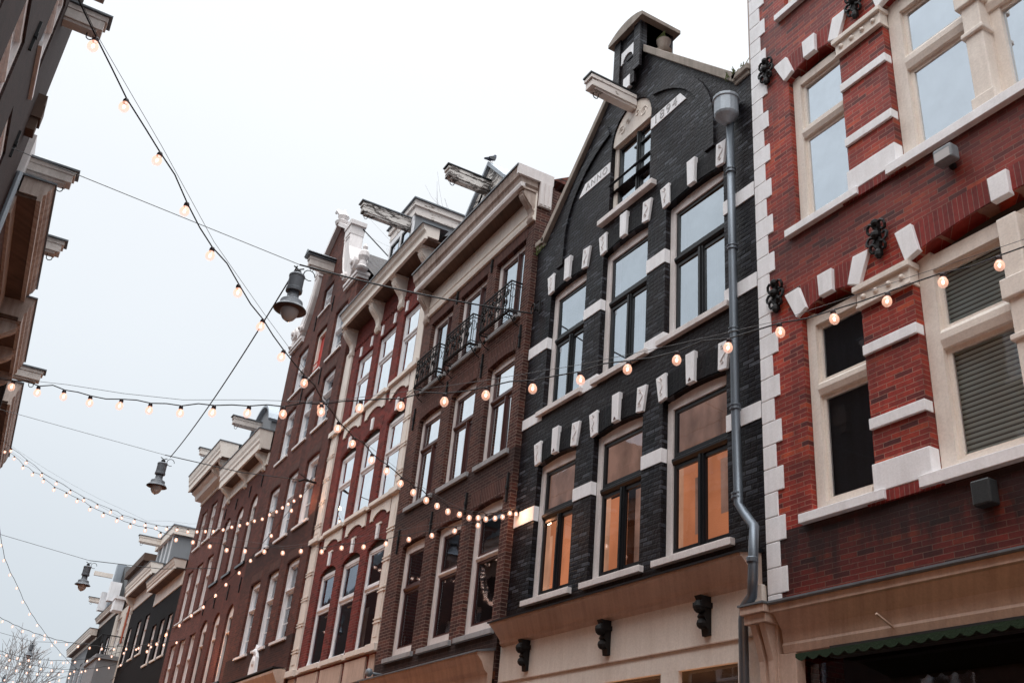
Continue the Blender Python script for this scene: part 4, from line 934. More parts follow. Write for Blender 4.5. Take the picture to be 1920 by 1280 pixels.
# ================================================================== generic far house
def row_house(name, frame, s0, s1, zb, zt, label, brick, rows, cols, cornice=None, frames='pale_frame', sash='white_frame', pane='glass_far', arched=0, frieze=None, off=0, deep=.12, fw=.1, lowz=True, sill='pale_frame', roofmat='bitumen', group=None, cat='house', inner='curtain_grey', cornmat='cream', brk=None, shop=True, rise=None):
    H = House(name, frame, s0, label, cat, off=off, group=group)
    ops = [opening(a, b, z0, z1-arched, arched) for z0, z1 in rows for a, b in cols]
    wall(H, [(s0, 0.02), (s1, 0.02), (s1, zt), (s0, zt)], ops+([opening(s0+.5, s1-.5, .5, 3.3)] if shop else []), brick, reveal=.3)
    for z0, z1 in rows:
        for a, b in cols:
            window(H, a, b, z0, z1-arched, arched, rec=.08, depth=deep, fw=fw, frame=frames, sash=sash, sw=.045, trans=z0+(z1-z0)*.64, tw=.07, bars=(2, 1), pane=pane, sill=(.1, .06, .08), sillmat=sill, inner=[(0, 1, 0, 1, inner, .1)])
    if shop: MB(H).box(s0+.45, s1-.45, -.7, -.6, .5, 3.3).build('shop_interior', 'lit_shop', H.root)
    if cornice:
        z0, z1, o = cornice; h = z1-z0
        MB(H).box(s0+.02, s1-.02, 0, .05, frieze or z0-.5, z0).build('frieze', cornmat, H.root)
        MB(H).profile([(0, z0-.02), (o-.12, z0), (o-.12, z0+.06), (0, z0+.06)], s0, s1).build('soffit', 'soffit', H.root)
        c = MB(H).profile([(o-.15, z0-.02), (o-.08, z0-.02), (o-.08, z0+h*.3), (o-.04, z0+h*.4), (o-.04, z0+h*.55), (o, z0+h*.7), (o+.03, z1), (.05, z1), (.05, z0+.05), (o-.15, z0+.05)], s0-.03, s1+.03).build('cornice', cornmat, H.root)
        MB(H).box(s0-.06, s1+.06, -.2, o+.06, z1, z1+.03).build('flashing', 'lead', c)
        for s in (brk or ()): console(H, s, .24, z0, (frieze or z0-.5)-.15, o*.8, cornmat)
    m = MB(H); zz = (cornice[1] if cornice else zt); zr = zz+(rise or .9); m.quad((s0, 0, zz-.1), (s1, 0, zz-.1), (s1, -3, zr), (s0, -3, zr)); m.quad((s0, -3, zr), (s1, -3, zr), (s1, -9, zr), (s0, -9, zr)); m.quad((s0, 0, zz-.1), (s0, -3, zr), (s0, -9, zr), (s0, -9, zz-.2)); m.quad((s1, 0, zz-.1), (s1, -3, zr), (s1, -9, zr), (s1, -9, zz-.2)); m.build('roof', roofmat, H.root)
    return H

# H6 rust brick, arched windows
H = row_house('brick_house', 'far', 31.2, 36.55, 0, 12.8, 'rust brick house with arched windows and a round-topped zinc dormer', 'brick_rust', [(2.3, 4.6), (5.45, 7.85), (9.12, 11.5)], [(31.62, 32.52), (33.4, 34.32), (35.15, 36.15)], (12.75, 13.45, .5), arched=.28, sash='black_paint', frieze=12.3, brk=(31.55, 33.85, 36.2), sill='black_paint', shop=False)
for s in (31.45, 32.95, 34.75, 36.35): tie(H, s, 8.1, 8.6); tie(H, s, 11.6, 12.0)
m = MB(H); P = [(32.5, 13.3), (34.95, 13.3), (34.95, 14.4)]+arc(32.5, 34.95, 14.4, .75, 10)[1:-1]+[(32.5, 14.4)]; m.prism(P, -3, -.1); d = m.build('dormer', 'plaster_grey', H.root)
m = MB(H); A = arc(32.4, 35.05, 14.38, .85, 12); m.prism(A+[(x*.96+33.725*.04, z-.08) for x, z in A[::-1]], -3.1, .05); m.build('roof', 'zinc_light', d)
beam(H, 34.1, -.12, .95, 14.45, 14.72, .24, 'beam_side')
for k in range(3):
    c = MB(H); c.lathe([(.12, 0), (.14, .3), (.10, .45), (.08, .5)], (36.0-.3*k, -1.0, 14.3), 8); c.build('chimney_pot', 'terracotta', H.root)
# H7 rose brick, large cream cornice
H = row_house('brick_house', 'far', 36.55, 41.95, 0, 13.8, 'rose brick house with the largest cream overhanging cornice of the row', 'brick_rose', [(2.2, 4.6), (5.2, 7.6), (8.42, 10.46), (11.4, 12.95)], [(36.85, 37.82), (38.5, 39.55), (40.2, 41.2)], (13.95, 14.6, .75), frieze=13.45, brk=(36.9, 38.0), shop=False)
MB(H).profile([(0, 13.6), (.3, 13.62), (.35, 13.8), (.5, 13.88), (.5, 13.95), (0, 13.95)], 37.6, 41.95).build('bed_mould', 'cream', H.root)
beam(H, 39.5, -.3, 1.0, 14.85, 15.1, .22, 'cream')
c = MB(H).box(41.0, 41.9, -2.6, -1.2, 14.5, 15.6).build('chimney', 'brick_rust', H.root)
# H8 two ink-black houses
HA = row_house('brick_house', 'far', 41.95, 48.0, 0, 10.3, 'nearer of the two ink-black brick houses with cream cornices', 'brick_ink', [(3.4, 5.4), (7.45, 9.15)], [(42.55, 43.5), (44.15, 45.1), (45.95, 46.95)], (10.75, 11.15, .55), frieze=10.15, frames='pale_frame', sill='cream', shop=False)
HB8 = row_house('brick_house', 'far', 48.0, 54.9, 0, 11.0, 'further ink-black brick house with taller cream cornice and a grey dormer', 'brick_ink', [(3.4, 5.5), (8.2, 10.0)], [(48.6, 49.7), (50.75, 51.8), (53.4, 54.4)], (11.6, 12.15, .6), frieze=10.95, frames='pale_frame', sill='cream', brk=(54.7,), shop=False)
H = HB8
d = MB(H).box(48.4, 52.6, -3.5, -.2, 12.2, 13.7).build('dormer', 'plaster_grey', H.root); MB(H).box(48.25, 52.75, -3.6, -.05, 13.7, 14.1).build('dormer_cornice', 'cream', d); MB(H).box(48.2, 52.8, -3.7, 0, 14.1, 14.15).build('flashing', 'zinc_light', d)
m = MB(H)
for k in range(4): m.box(48.6+k*1.15, 48.7+k*1.15, -.2, -.15, 12.3, 13.7)
m.build('dormer_frame', 'white_frame', d)
beam(H, 51.5, -.1, 1.0, 13.75, 14.05, .26, 'cream')
# H9 cream rendered house with balcony and orange pipes
H = row_house('rendered_house', 'far', 54.9, 61.0, 0, 11.6, 'cream rendered house with a rounded balcony and orange brown pipes', 'plaster_cream', [(4.0, 6.6), (7.0, 8.3), (9.6, 11.2)], [(55.6, 57.0), (58.2, 59.6)], None, sash='black_paint', frames='pale_frame', inner='room_dim', shop=False)
m = MB(H); m.box(55.3, 60.2, 0, 1.1, 8.55, 8.75); m.build('balcony_slab', 'plaster_grey', H.root)
m = MB(H)
for k in range(26): s = 55.3+4.9*k/25; m.tube([(s, 1.07, 8.75), (s, 1.07, 9.7)], .012, 4)
for k in range(6): m.tube([(55.3, .2*k, 8.75), (55.3, .2*k, 9.7)], .012, 4)
m.tube([(55.3, 0, 9.7), (55.3, 1.07, 9.7), (60.2, 1.07, 9.7), (60.2, 0, 9.7)], .03, 5); m.build('balcony_railing', 'iron', H.root)
m = MB(H); m.box(55.4, 60.1, 0, 1.0, 6.6, 8.54); m.build('bay_front', 'plaster_grey', H.root)
m = MB(H)
m.tube([(55.3, .12, 9.4), (55.3, .12, 11.3)], .05, 8)
m.build('pipe', 'terracotta', H.root)
m = MB(H); m.box(55.2, 61.0, -5, -.1, 11.6, 13.7); m.box(55.1, 61.1, -5.1, .1, 13.7, 14.1); m.build('roof_block', 'brown_boards', H.root)
m = MB(H); m.box(59.0, 60.0, .0, .5, 11.6, 12.2); m.box(58.9, 60.1, -.05, .55, 12.2, 12.35); m.build('white_chimney', 'white_stone', H.root)
# H10 and H11
H = row_house('rendered_house', 'far', 61.0, 68.0, 0, 12.4, 'dark fronted house under a flat white cornice, past the balcony', 'brick_ink', [(5.5, 7.5), (8.5, 10.6)], [(61.6, 62.8), (63.9, 65.1), (66.2, 67.4)], (12.1, 12.35, .35), frames='white_frame', frieze=11.8, inner='room_dim', shop=False)
m = MB(H); m.prism([(61.2, 12.6), (67.8, 12.6), (65.4, 15.4)], -4, -.2); m.build('gable_roof', 'bitumen', H.root)
m = MB(H); m.box(65.2, 65.8, -.3, .2, 12.6, 15.4); m.build('zinc_turret', 'zinc_light', H.root); MB(H).box(65.4, 65.6, .3, 1.4, 14.5, 14.75).build('hoist_beam', 'cream', H.root)
for s in (62.2, 65.9): MB(H).box(s, s+.6, .0, .6, 12.6, 13.7).build('white_chimney', 'white_stone', H.root)
beam(H, 66.5, -.2, 1.2, 13.1, 13.35, .26, 'cream')
H = row_house('rendered_house', 'far', 68.0, 80.0, 0, 11.4, 'pale grey end house of the right row with a wide cream cornice', 'plaster_grey', [(5.0, 7.0), (8.2, 10.2)], [(69.2, 70.6), (72, 73.4), (75, 76.4), (77.8, 79.2)], (11.35, 11.8, .5), frieze=11.1, frames='white_frame', inner='room_dim', shop=False)

# ================================================================== left row
def left_house(name, frame, s0, s1, zt, label, brick, rows, cols, cornice=None, off=0, **kw):
    return row_house(name, frame, s0, s1, 0, zt, label, brick, rows, cols, cornice, off=off, **kw)
left_house('brick_house', 'leftnear', -7.0, 3.0, 13.4, 'dark brick house on the left behind the viewpoint', 'brick_dark', [(4.3, 6.4), (7.5, 9.6), (10.4, 12.2)], [(-6.0, -4.8), (-3.4, -2.2), (-.8, .4), (1.4, 2.6)], (13.0, 13.5, .5), shop=True)
H = House('brick_house', 'leftnear', 3.0, 'dark brown brick house at the top left edge with white frames and a boxed beam')
cols = [(4.3, 5.5), (6.9, 8.1), (9.3, 10.4), (11.7, 12.85)]; rows = [(4.4, 6.5), (7.55, 9.3), (10.35, 12.0)]
ops = [opening(a, b, z0, z1) for z0, z1 in rows for a, b in cols]
wall(H, [(3.0, .02), (15.3, .02), (15.3, 14.4), (3.0, 14.4)], ops, 'brick_dark', reveal=.25)
for z0, z1 in rows:
    for a, b in cols: window(H, a, b, z0, z1, 0, rec=.03, depth=.1, fw=.11, frame='pale_frame', sash='white_frame', sw=.05, trans=z0+(z1-z0)*.62, tw=.08, pane='glass_mid', sill=(.05, .05, .08), sillmat='pale_frame', inner=[(0, 1, 0, 1, 'curtain', .1)])
b = beam(H, 13.35, -.05, .58, 12.15, 12.42, .24, 'beam_side', cap='lead')
m = MB(H)
for k, (z, r) in enumerate(((11.1, .13), (10.9, .15), (10.68, .12))): m.box(14.2-r, 14.2+r, 0, r, z-.1, z+.14)
m.build('shoulder_ornament', 'brown_boards', H.root)
for s in (10.9, 13.4): tie(H, s, 9.6, 10.05)
m = MB(H); m.tube([(15.1, .07, 0), (15.1, .07, 10.4)], .05, 8); m.build('drainpipe', 'zinc_light', H.root)
MB(H).box(3.0, 15.35, -.3, .3, 14.4, 14.7).build('cornice', 'old_cream', H.root)
H = left_house('brick_house', 'left', 15.35, 19.3, 10.5, 'left-hand brown house with a broad brown soffit under a cream cornice', 'brick_brown', [(4.3, 6.2), (7.2, 9.1)], [(15.8, 16.7), (17.6, 18.5)], (10.15, 10.5, .48), frieze=9.8, cornmat='old_cream', rise=4.8)  # rise heightens the unseen roof to block sky reflected in opposite windows
m = MB(H); m.box(15.4, 16.5, -1.4, .0, 10.4, 11.35); m.build('dormer', 'pale_frame', H.root)
beam(H, 15.8, -.05, .72, 10.85, 11.08, .24, 'beam_side')
m = MB(H); m.box(17.9, 18.9, -1.2, .2, 10.4, 11.2); m.box(17.8, 19.0, -1.25, .3, 11.2, 11.35); m.build('roof_box', 'brown_boards', H.root)
beam(H, 17.9, -.05, .8, 10.62, 10.86, .24, 'beam_side')
H = left_house('brick_house', 'left', 19.3, 22.6, 10.2, 'left-hand narrow house with a cream cornice on big scroll brackets', 'brick_rose', [(4.3, 6.2), (7.0, 8.8)], [(19.7, 20.5), (21.3, 22.1)], (9.75, 10.25, .55), frieze=9.2, brk=(19.5, 20.9, 22.3), cornmat='old_cream', rise=4.8)  # unseen roof raised here too, keeping sky out of the opposite panes
H = House('gabled_house', 'left', 22.6, 'left-hand black gabled house whose boxed white hoist beam juts over the bulbs')
wall(H, [(22.6, .02), (26.4, .02), (26.4, 9.6), (24.5, 11.0), (22.6, 9.9)], [opening(23.3, 24.3, 7, 8.8), opening(24.8, 25.8, 7, 8.8)], 'brick_ink', reveal=.2)
for a in (23.3, 24.8): window(H, a, a+1, 7, 8.8, pane='glass_far', frame='white_frame', inner=[(0, 1, 0, 1, 'curtain', .1)])
m = MB(H); m.prism([(22.4, 9.85), (24.5, 11.15), (26.6, 9.6), (26.6, 9.75), (24.5, 11.3), (22.4, 10.0)], -6, .25); m.build('roof', 'bitumen', H.root)
beam(H, 23.4, -.05, 1.0, 10.15, 10.4, .24, 'beam_side')
H = left_house('brick_house', 'left', 26.4, 33.0, 10.7, 'left-hand brown house with a zinc topped cornice at the edge', 'brick_dark', [(4.3, 6.2), (7.2, 9.1)], [(26.9, 27.9), (29.2, 30.2), (31.4, 32.4)], (10.5, 11.1, .5), frieze=10.0, cornmat='old_cream', rise=3.8)  # unseen roof heightened to hide the sky from the black house panes
left_house('brick_house', 'left', 33.0, 40.0, 12.6, 'left-hand plum house beyond the zinc topped cornice', 'brick_plum', [(4.3, 6.2), (7.2, 9.1)], [(33.5, 34.5), (35.9, 36.9), (38.3, 39.3)], None)
left_house('brick_house', 'left', 40.0, 52.0, 12.2, 'rust brick house far along the left row', 'brick_rust', [(4.3, 6.2), (7.2, 9.1)], [(41, 42), (44, 45), (47, 48), (50, 51)], None, rise=2.5)
left_house('brick_house', 'left', 52.0, 66.0, 9.6, 'rose brick house at the far end of the left row', 'brick_rose', [(4.3, 6.2), (7.0, 8.6)], [(53, 54.2), (56, 57.2), (60, 61.2), (63, 64.2)], None)
H = House('hoist_block', 'left', 31.5, 'x') if False else None
# ================================================================== lamps and cables
def sag(a, b, d, n=16):
    a, b = Vector(a), Vector(b); return [a.lerp(b, t)-Vector((0, 0, d*4*t*(1-t))) for t in [i/n for i in range(n+1)]]
def cable(name, pts, r, label, mat='steel_wire', cat='cable', group=None):
    o = MB().tube(pts, r, 5).build(name, mat); tag(o, label, cat, group); return o
def lamp(p, label, dark=False):
    r = empty('street_lamp', p); tag(r, label, 'street lamp', 'lamps hung over the street')
    MB().lathe([(.05, -.135), (.10, -.15), (.122, -.175), (.122, -.20), (.116, -.21), (.116, -.40), (.126, -.41), (.126, -.46), (.09, -.465)], (0, 0, 0), 28).build('gear_housing', 'lamp_metal', r, smooth=False)
    MB().lathe([(.088, -.46), (.09, -.56), (.11, -.60), (.14, -.615), (.165, -.625), (.172, -.64), (.172, -.70), (.18, -.705)], (0, 0, 0), 28).build('neck', 'lamp_metal', r, smooth=True)
    m = MB(); m.lathe([(.172, -.695), (.20, -.715), (.245, -.765), (.25, -.775), (.24, -.777), (.18, -.74), (.12, -.72)], (0, 0, 0), 32); s = m.build('shade', 'lamp_metal', r, smooth=True)
    MB().lathe([(.232, -.777), (.16, -.744), (.10, -.724)], (0, 0, 0), 32).build('reflector', 'lamp_inner', s, smooth=True)
    MB().lathe([(.135, -.74), (.138, -.80), (.122, -.87), (.088, -.925), (.04, -.96), (.004, -.97)], (0, 0, 0), 24).build('globe', 'globe', r, smooth=True)
    MB().ball((0, 0, -.968), .014, 6).build('finial', 'lamp_metal', r)
    m = MB(); m.tube([(0, 0, -.17), (0, 0, -.08)], .018, 6); m.ball((0, 0, -.10), .05, 7, (1.1, .8, .8)); m.tube([(-.08, 0, -.02), (0, 0, -.06), (.08, 0, -.02)], .012, 5)
    m.tube([(.08+.10+.09*math.cos(a), 0, -.10+.09*math.sin(a)) for a in [2*PI*i/12 for i in range(11)]], .008, 4); m.build('hanger', 'iron', r)
    m = MB()
    for k in range(20): a = 2*PI*k/20; m.box(-.003, .003, 0, .004, 0, .22); 
    return r
lamp((3.0, 13.2, 9.33), 'largest grey metal lamp hanging mid street on the nearest cable')
lamp((3.36, 24.8, 9.62), 'second grey metal hanging lamp with a frosted globe, against open sky')
lamp((3.31, 35.2, 8.92), 'third hanging lamp, small and dark, low on the left')
lamp((4.43, 66.0, 10.18), 'fourth tiny hanging lamp beside the bare tree')
lamp((4.78, 90.0, 10.62), 'furthest hanging lamp at the bottom left corner')
cable('span_cable', [(-1.24, 13.2, 9.62), (3.0, 13.2, 9.36)], .006, 'thin steel cable from the left wall to the nearest hanging lamp')
cable('span_cable', [(3.0, 13.2, 9.36)]+[(3.0+4.1*t, 13.2, 9.36+.6*t-.08*math.sin(PI*t)) for t in (.2, .4, .6, .8)]+[(7.12, 13.15, 9.93)], .014, 'thick black cable from the nearest hanging lamp to the black house', 'wire')
cable('lamp_cable', sag((2.97, 13.2, 9.32), (3.5, 24.8, 9.66), .25), .012, 'slack black cable linking the two nearest hanging lamps', 'wire')
cable('span_cable', [(-.84, 24.8, 9.8), (3.36, 24.8, 9.68)], .006, 'thin steel cable from the left wall to the second hanging lamp')
cable('span_cable', [(3.36, 24.8, 9.68), (5.3, 24.8, 9.72), (7.2, 24.8, 9.95)], .012, 'black cable from the second hanging lamp to the plum brick house', 'wire')
cable('span_cable', [(-.4, 35.2, 9.3), (3.31, 35.2, 8.96)], .008, 'thin steel cable from the left wall to the third hanging lamp')
cable('span_cable', [(3.31, 35.2, 8.96), (5.6, 35.2, 9.15), (7.45, 35.2, 9.55)], .012, 'black cable from the third hanging lamp to the rust brick house', 'wire')
cable('span_cable', [(.7, 66, 10.6), (4.43, 66, 10.2), (8.1, 66, 10.7)], .012, 'faint cable carrying the fourth hanging lamp')
cable('span_cable', [(1.2, 90, 11.0), (4.78, 90, 10.64), (8.6, 90, 11.0)], .012, 'faint cable carrying the furthest hanging lamp')

# ------------------------------------------------------------------ festoon strings
_b = MB().lathe([(.0015, -.078), (.018, -.074), (.030, -.060), (.0345, -.042), (.032, -.024), (.022, -.006), (.016, .004)], (0, 0, 0), 14)
BULB = _b.build('bulb', 'bulb', None, smooth=True); BM = BULB.data; bpy.data.objects.remove(BULB)
_b = MB().lathe([(.0165, -.002), (.0195, .0), (.0195, .022), (.014, .034), (.006, .036)], (0, 0, 0), 10); o = _b.build('socket', 'socket'); SM = o.data; bpy.data.objects.remove(o)
_b = MB().ball((0, 0, -.036), .0095, 6, (1, 1, 1.5)); o = _b.build('filament', 'filament'); FM = o.data; bpy.data.objects.remove(o)
def festoon(name, pts, A, B, label, scale=1.0, support=.05, small=False, r=.0055):
    """pts: hanging points of the bulbs; A,B: ends on the walls"""
    root = empty(name, A); tag(root, label, 'string lights', 'festoon strings across the street'); a0 = Vector(A)
    P = [Vector(p) for p in pts]; path = [Vector(A)-a0]
    for i, p in enumerate(P):
        path.append(p-a0+Vector((0, 0, .036*scale)))
        if i < len(P)-1:
            m = (P[i]+P[i+1])/2-a0+Vector((0, 0, .036*scale+(random.uniform(-.02, .035) if not small else .02))); path.append(m)
    path.append(Vector(B)-a0)
    MB().tube(path, r, 5).build('cable', 'wire', root)
    if support:
        q = [Vector(A)-a0]+[p-a0+Vector((0, 0, .036*scale+support*(1 if i % 5 else .35))) for i, p in enumerate(P[::2])]+[Vector(B)-a0]
        MB().tube(q, r*.42, 4).build('support_wire', 'steel_wire', root)
    for p in P:
        tilt = (random.uniform(-.15, .15), random.uniform(-.15, .15), random.random()*6)
        o = bpy.data.objects.new('bulb', BM); COL.objects.link(o); o.parent = root; o.location = p-a0; o.rotation_euler = tilt; o.scale = (scale,)*3
        if not small:
            s = bpy.data.objects.new('socket', SM); COL.objects.link(s); s.parent = o
        s = bpy.data.objects.new('filament', FM); COL.objects.link(s); s.parent = o
S1 = [(-0.31, 5.55, 5.92), (-0.03, 5.84, 5.77), (0.28, 6.15, 5.67), (0.57, 6.45, 5.54), (0.86, 6.74, 5.42), (1.17, 7.06, 5.36), (1.47, 7.35, 5.28), (1.76, 7.65, 5.21), (2.07, 7.97, 5.18), (2.35, 8.25, 5.12), (2.63, 8.54, 5.08), (2.89, 8.8, 5.07), (3.23, 9.15, 5.09), (3.52, 9.43, 5.12), (3.82, 9.74, 5.14), (4.1, 10.03, 5.18), (4.4, 10.33, 5.23), (4.66, 10.6, 5.29), (4.94, 10.88, 5.35), (5.26, 11.2, 5.46), (5.55, 11.5, 5.55), (5.81, 11.76, 5.67), (6.06, 12.02, 5.77), (6.36, 12.32, 5.92), (6.62, 12.58, 6.06), (6.88, 12.85, 6.24), (7.1, 13.07, 6.33)]
S2 = [(-0.19, 10.62, 5.4), (0.05, 10.31, 5.3), (0.28, 10.01, 5.22), (0.51, 9.71, 5.12), (0.76, 9.39, 5.05), (0.99, 9.08, 4.97), (1.22, 8.78, 4.91), (1.45, 8.48, 4.88), (1.69, 8.17, 4.84), (1.92, 7.87, 4.8), (2.16, 7.57, 4.79), (2.39, 7.26, 4.79), (2.63, 6.95, 4.77), (2.87, 6.64, 4.78), (3.09, 6.35, 4.8), (3.33, 6.04, 4.82), (3.56, 5.73, 4.85), (3.79, 5.43, 4.9), (4.02, 5.14, 4.94), (4.25, 4.84, 5.0), (4.47, 4.55, 5.08), (4.7, 4.26, 5.14), (4.92, 3.97, 5.23), (5.14, 3.68, 5.33), (5.36, 3.4, 5.41)]
S3 = [(-0.01, 29.2, 10.21), (0.45, 28.93, 9.91), (0.9, 28.66, 9.59), (1.31, 28.41, 9.39), (1.69, 28.18, 9.18), (2.06, 27.96, 8.99), (2.41, 27.75, 8.85), (2.76, 27.54, 8.73), (3.05, 27.36, 8.6), (3.36, 27.18, 8.53), (3.63, 27.01, 8.45), (3.89, 26.85, 8.4), (4.14, 26.7, 8.4), (4.38, 26.56, 8.4), (4.63, 26.41, 8.37), (4.84, 26.28, 8.39), (5.03, 26.17, 8.42), (5.21, 26.06, 8.44), (5.42, 25.93, 8.5), (5.6, 25.82, 8.59), (5.77, 25.72, 8.65), (5.94, 25.62, 8.72), (6.09, 25.53, 8.8), (6.25, 25.43, 8.87), (6.4, 25.34, 9.0), (6.54, 25.26, 9.1), (6.66, 25.19, 9.22), (6.77, 25.12, 9.33), (6.89, 25.05, 9.43), (7.02, 24.97, 9.58)]
S4 = [(-0.15, 30.66, 10.57), (0.13, 30.0, 10.25), (0.41, 29.35, 9.87), (0.69, 28.68, 9.56), (0.97, 28.0, 9.26), (1.25, 27.34, 8.93), (1.53, 26.7, 8.69), (1.78, 26.08, 8.44), (2.07, 25.41, 8.14), (2.34, 24.76, 7.9), (2.6, 24.15, 7.69), (2.85, 23.56, 7.48), (3.11, 22.93, 7.31), (3.36, 22.34, 7.13), (3.62, 21.74, 6.96), (3.86, 21.15, 6.84), (4.11, 20.57, 6.69), (4.34, 20.01, 6.55), (4.58, 19.46, 6.47), (4.81, 18.9, 6.4), (5.03, 18.38, 6.32), (5.24, 17.89, 6.3), (5.46, 17.35, 6.23), (5.67, 16.87, 6.25), (5.89, 16.34, 6.21), (6.1, 15.83, 6.21), (6.31, 15.34, 6.23), (6.51, 14.86, 6.24), (6.71, 14.39, 6.26), (6.9, 13.94, 6.3)]
S5 = [(0.69, 40.07, 9.93), (0.97, 41.25, 9.66), (1.37, 42.89, 9.49), (1.83, 44.78, 9.38), (2.29, 46.67, 9.2), (2.82, 48.84, 9.1), (3.41, 51.26, 9.04), (4.04, 53.85, 9.02), (4.73, 56.72, 8.99), (5.53, 59.99, 9.02), (6.34, 63.35, 9.08)]
S6 = [(7.1, 25.87, 9.41), (7.0, 27.08, 8.94), (6.89, 28.4, 8.46), (6.81, 29.09, 8.21), (6.71, 29.95, 7.99), (6.63, 30.67, 7.77), (6.53, 31.54, 7.53), (6.42, 32.51, 7.39), (6.31, 33.44, 7.19), (6.18, 34.52, 7.01), (6.09, 35.37, 6.8), (5.99, 36.24, 6.64)]
festoon('festoon_lights', S1, (-1.24, 4.6, 6.5), (7.16, 13.14, 6.38), 'large bulb string falling from the top left beam to the black house')
festoon('festoon_lights', S2[:1]+S2[1:], (-1.24, 12.0, 5.75), (7.18, 1.0, 6.3), 'nearest bulb string crossing almost level over the black and red houses', support=.06)
festoon('festoon_lights', S3, (-.65, 29.6, 10.75), (7.2, 24.88, 9.9), 'upper of two long sagging bulb strings at lower left, ending on the plum house', scale=1.15, support=.14)
festoon('festoon_lights', S4, (-.6, 31.6, 11.0), (7.14, 13.3, 6.42), 'lower of the two long sagging bulb strings, running back to the brown house corner', scale=1.15, support=.12)
festoon('festoon_lights', S5, (-.35, 35.8, 11.3), (7.9, 70.0, 9.4), 'bulb string running steeply down the bottom left corner of the sky', scale=1.4, small=True, support=0, r=.010)
festoon('festoon_lights', S6, (7.2, 24.9, 9.85), (5.6, 40.0, 5.9), 'bulb string dropping away in front of the plum and rust houses', scale=1.35, small=True, support=0, r=.008)
FAR = [((.1, 44, 8.6), (7.75, 38.5, 7.6), 1.0, 20, 'string of small bulbs in front of the nearer ink-black house'),
       ((.2, 48, 7.8), (7.9, 45, 8.4), 1.1, 18, 'string of small bulbs in front of the further ink-black house'),
       ((.5, 54, 8.6), (7.9, 51, 8.1), 1.0, 16, 'string of small bulbs before the balcony house'),
       ((.6, 60, 8.9), (8.1, 57.5, 8.8), 1.1, 15, 'string of small bulbs below the rounded balcony'),
       ((.9, 76, 10.2), (8.2, 73, 9.6), 1.2, 14, 'string of tiny bulbs at the pale end house'),
       ((1.0, 84, 10.4), (8.4, 80, 10.2), 1.2, 13, 'furthest string of tiny bulbs by the bare trees')]
for A, B, sg, n, lab in FAR:
    festoon('festoon_lights', sag(A, B, sg, n)[1:-1], A, B, lab, scale=1.25 if A[1] < 58 else 1.5, small=True, support=0, r=.01)

def bulb_glow(p, e):
    l = bpy.data.lights.new('bulb_glow', 'POINT'); l.energy = e; l.color = (1.0, .45, .22); l.shadow_soft_size = .04
    o = bpy.data.objects.new('bulb_glow', l); COL.objects.link(o); o.location = p
bulb_glow((7.0, 12.95, 6.26), 5); bulb_glow((6.9, 24.6, 9.35), 14); bulb_glow((6.95, 32.6, 6.2), 18); bulb_glow((6.2, 34.6, 7.0), 6)
# ------------------------------------------------------------------ bare trees
def bare_tree(name, p, h, label, seed, spread=.5, depth=6, r0=.16, tw=.012):
    rnd = random.Random(seed); root = empty(name, p); tag(root, label, 'tree', 'bare winter trees'); T = MB(); C = MB()
    def grow(q, d, L, r, k):
        m = q+d*L*.5+Vector((rnd.uniform(-1, 1), rnd.uniform(-1, 1), 0))*L*.07; e = q+d*L
        (T if k < 2 else C).tube([q, m, e], [r, r*.85, r*.7], 5 if k < 3 else 3)
        if k >= depth: return
        for i in range(3 if k else 4):
            ax = Vector((rnd.uniform(-1, 1), rnd.uniform(-1, 1), rnd.uniform(-.3, .5)))
            nd = (d+ax*spread*(1+.15*k)+Vector((0, 0, .15))).normalized(); grow(e if i else m, nd, L*rnd.uniform(.62, .85), max(r*.62, tw), k+1)
    grow(Vector((0, 0, 0)), Vector((0, 0, 1)), h*.27, r0, 0)
    T.build('trunk', 'bark', root); C.build('crown', 'bark', root)
bare_tree('bare_tree', (5.2, 96, 0), 15, 'bare winter tree at the street end beside the pale end house', 3, .55, 6, .2, .022)
bare_tree('bare_tree', (2.2, 104, 0), 13.5, 'bare winter tree left of the tallest one at the street end', 11, .6, 6, .2, .022)
bare_tree('bare_tree', (-1.5, 112, 0), 13, 'bare winter tree at the bottom left corner', 23, .6, 6, .2, .022)
bare_tree('bare_tree', (15.5, 27.5, 0), 26.0, 'faint bare twigs showing above the roofs beside the black gable', 5, .45, 6, .09, .004)

# ------------------------------------------------------------------ ground
def sheet(name, x0, x1, y0, y1, z, mat):
    m = MB(); m.quad((x0, y0, z), (x1, y0, z), (x1, y1, z), (x0, y1, z)); return tag(m.build(name, mat), kind='structure')
sheet('ground', -900, 900, -900, 900, -.05, 'asphalt')
sheet('street', -1.9, 8.4, -20, 92, -.02, 'paving')
def slab(name, x0, x1, t, y0, y1):
    m = MB(); P = [(x0+math.sin(t)*(y0 if 0 else 0), y0), (x1, y0), (x1+math.tan(t)*(y1-y0), y1), (x0+math.tan(t)*(y1-y0), y1)]
    A = [m.pt((x, y, -.03)) for x, y in P]; B = [m.pt((x, y, .10)) for x, y in P]
    for k in range(4): m.f.append([A[k], A[(k+1) % 4], B[(k+1) % 4], B[k]])
    m.f.append(B); return tag(m.build(name, 'grey_paving'), kind='structure')
slab('pavement', 5.9, 7.25, T1, -20, 88); slab('pavement', -1.3, -.55, .02, -20, 88)

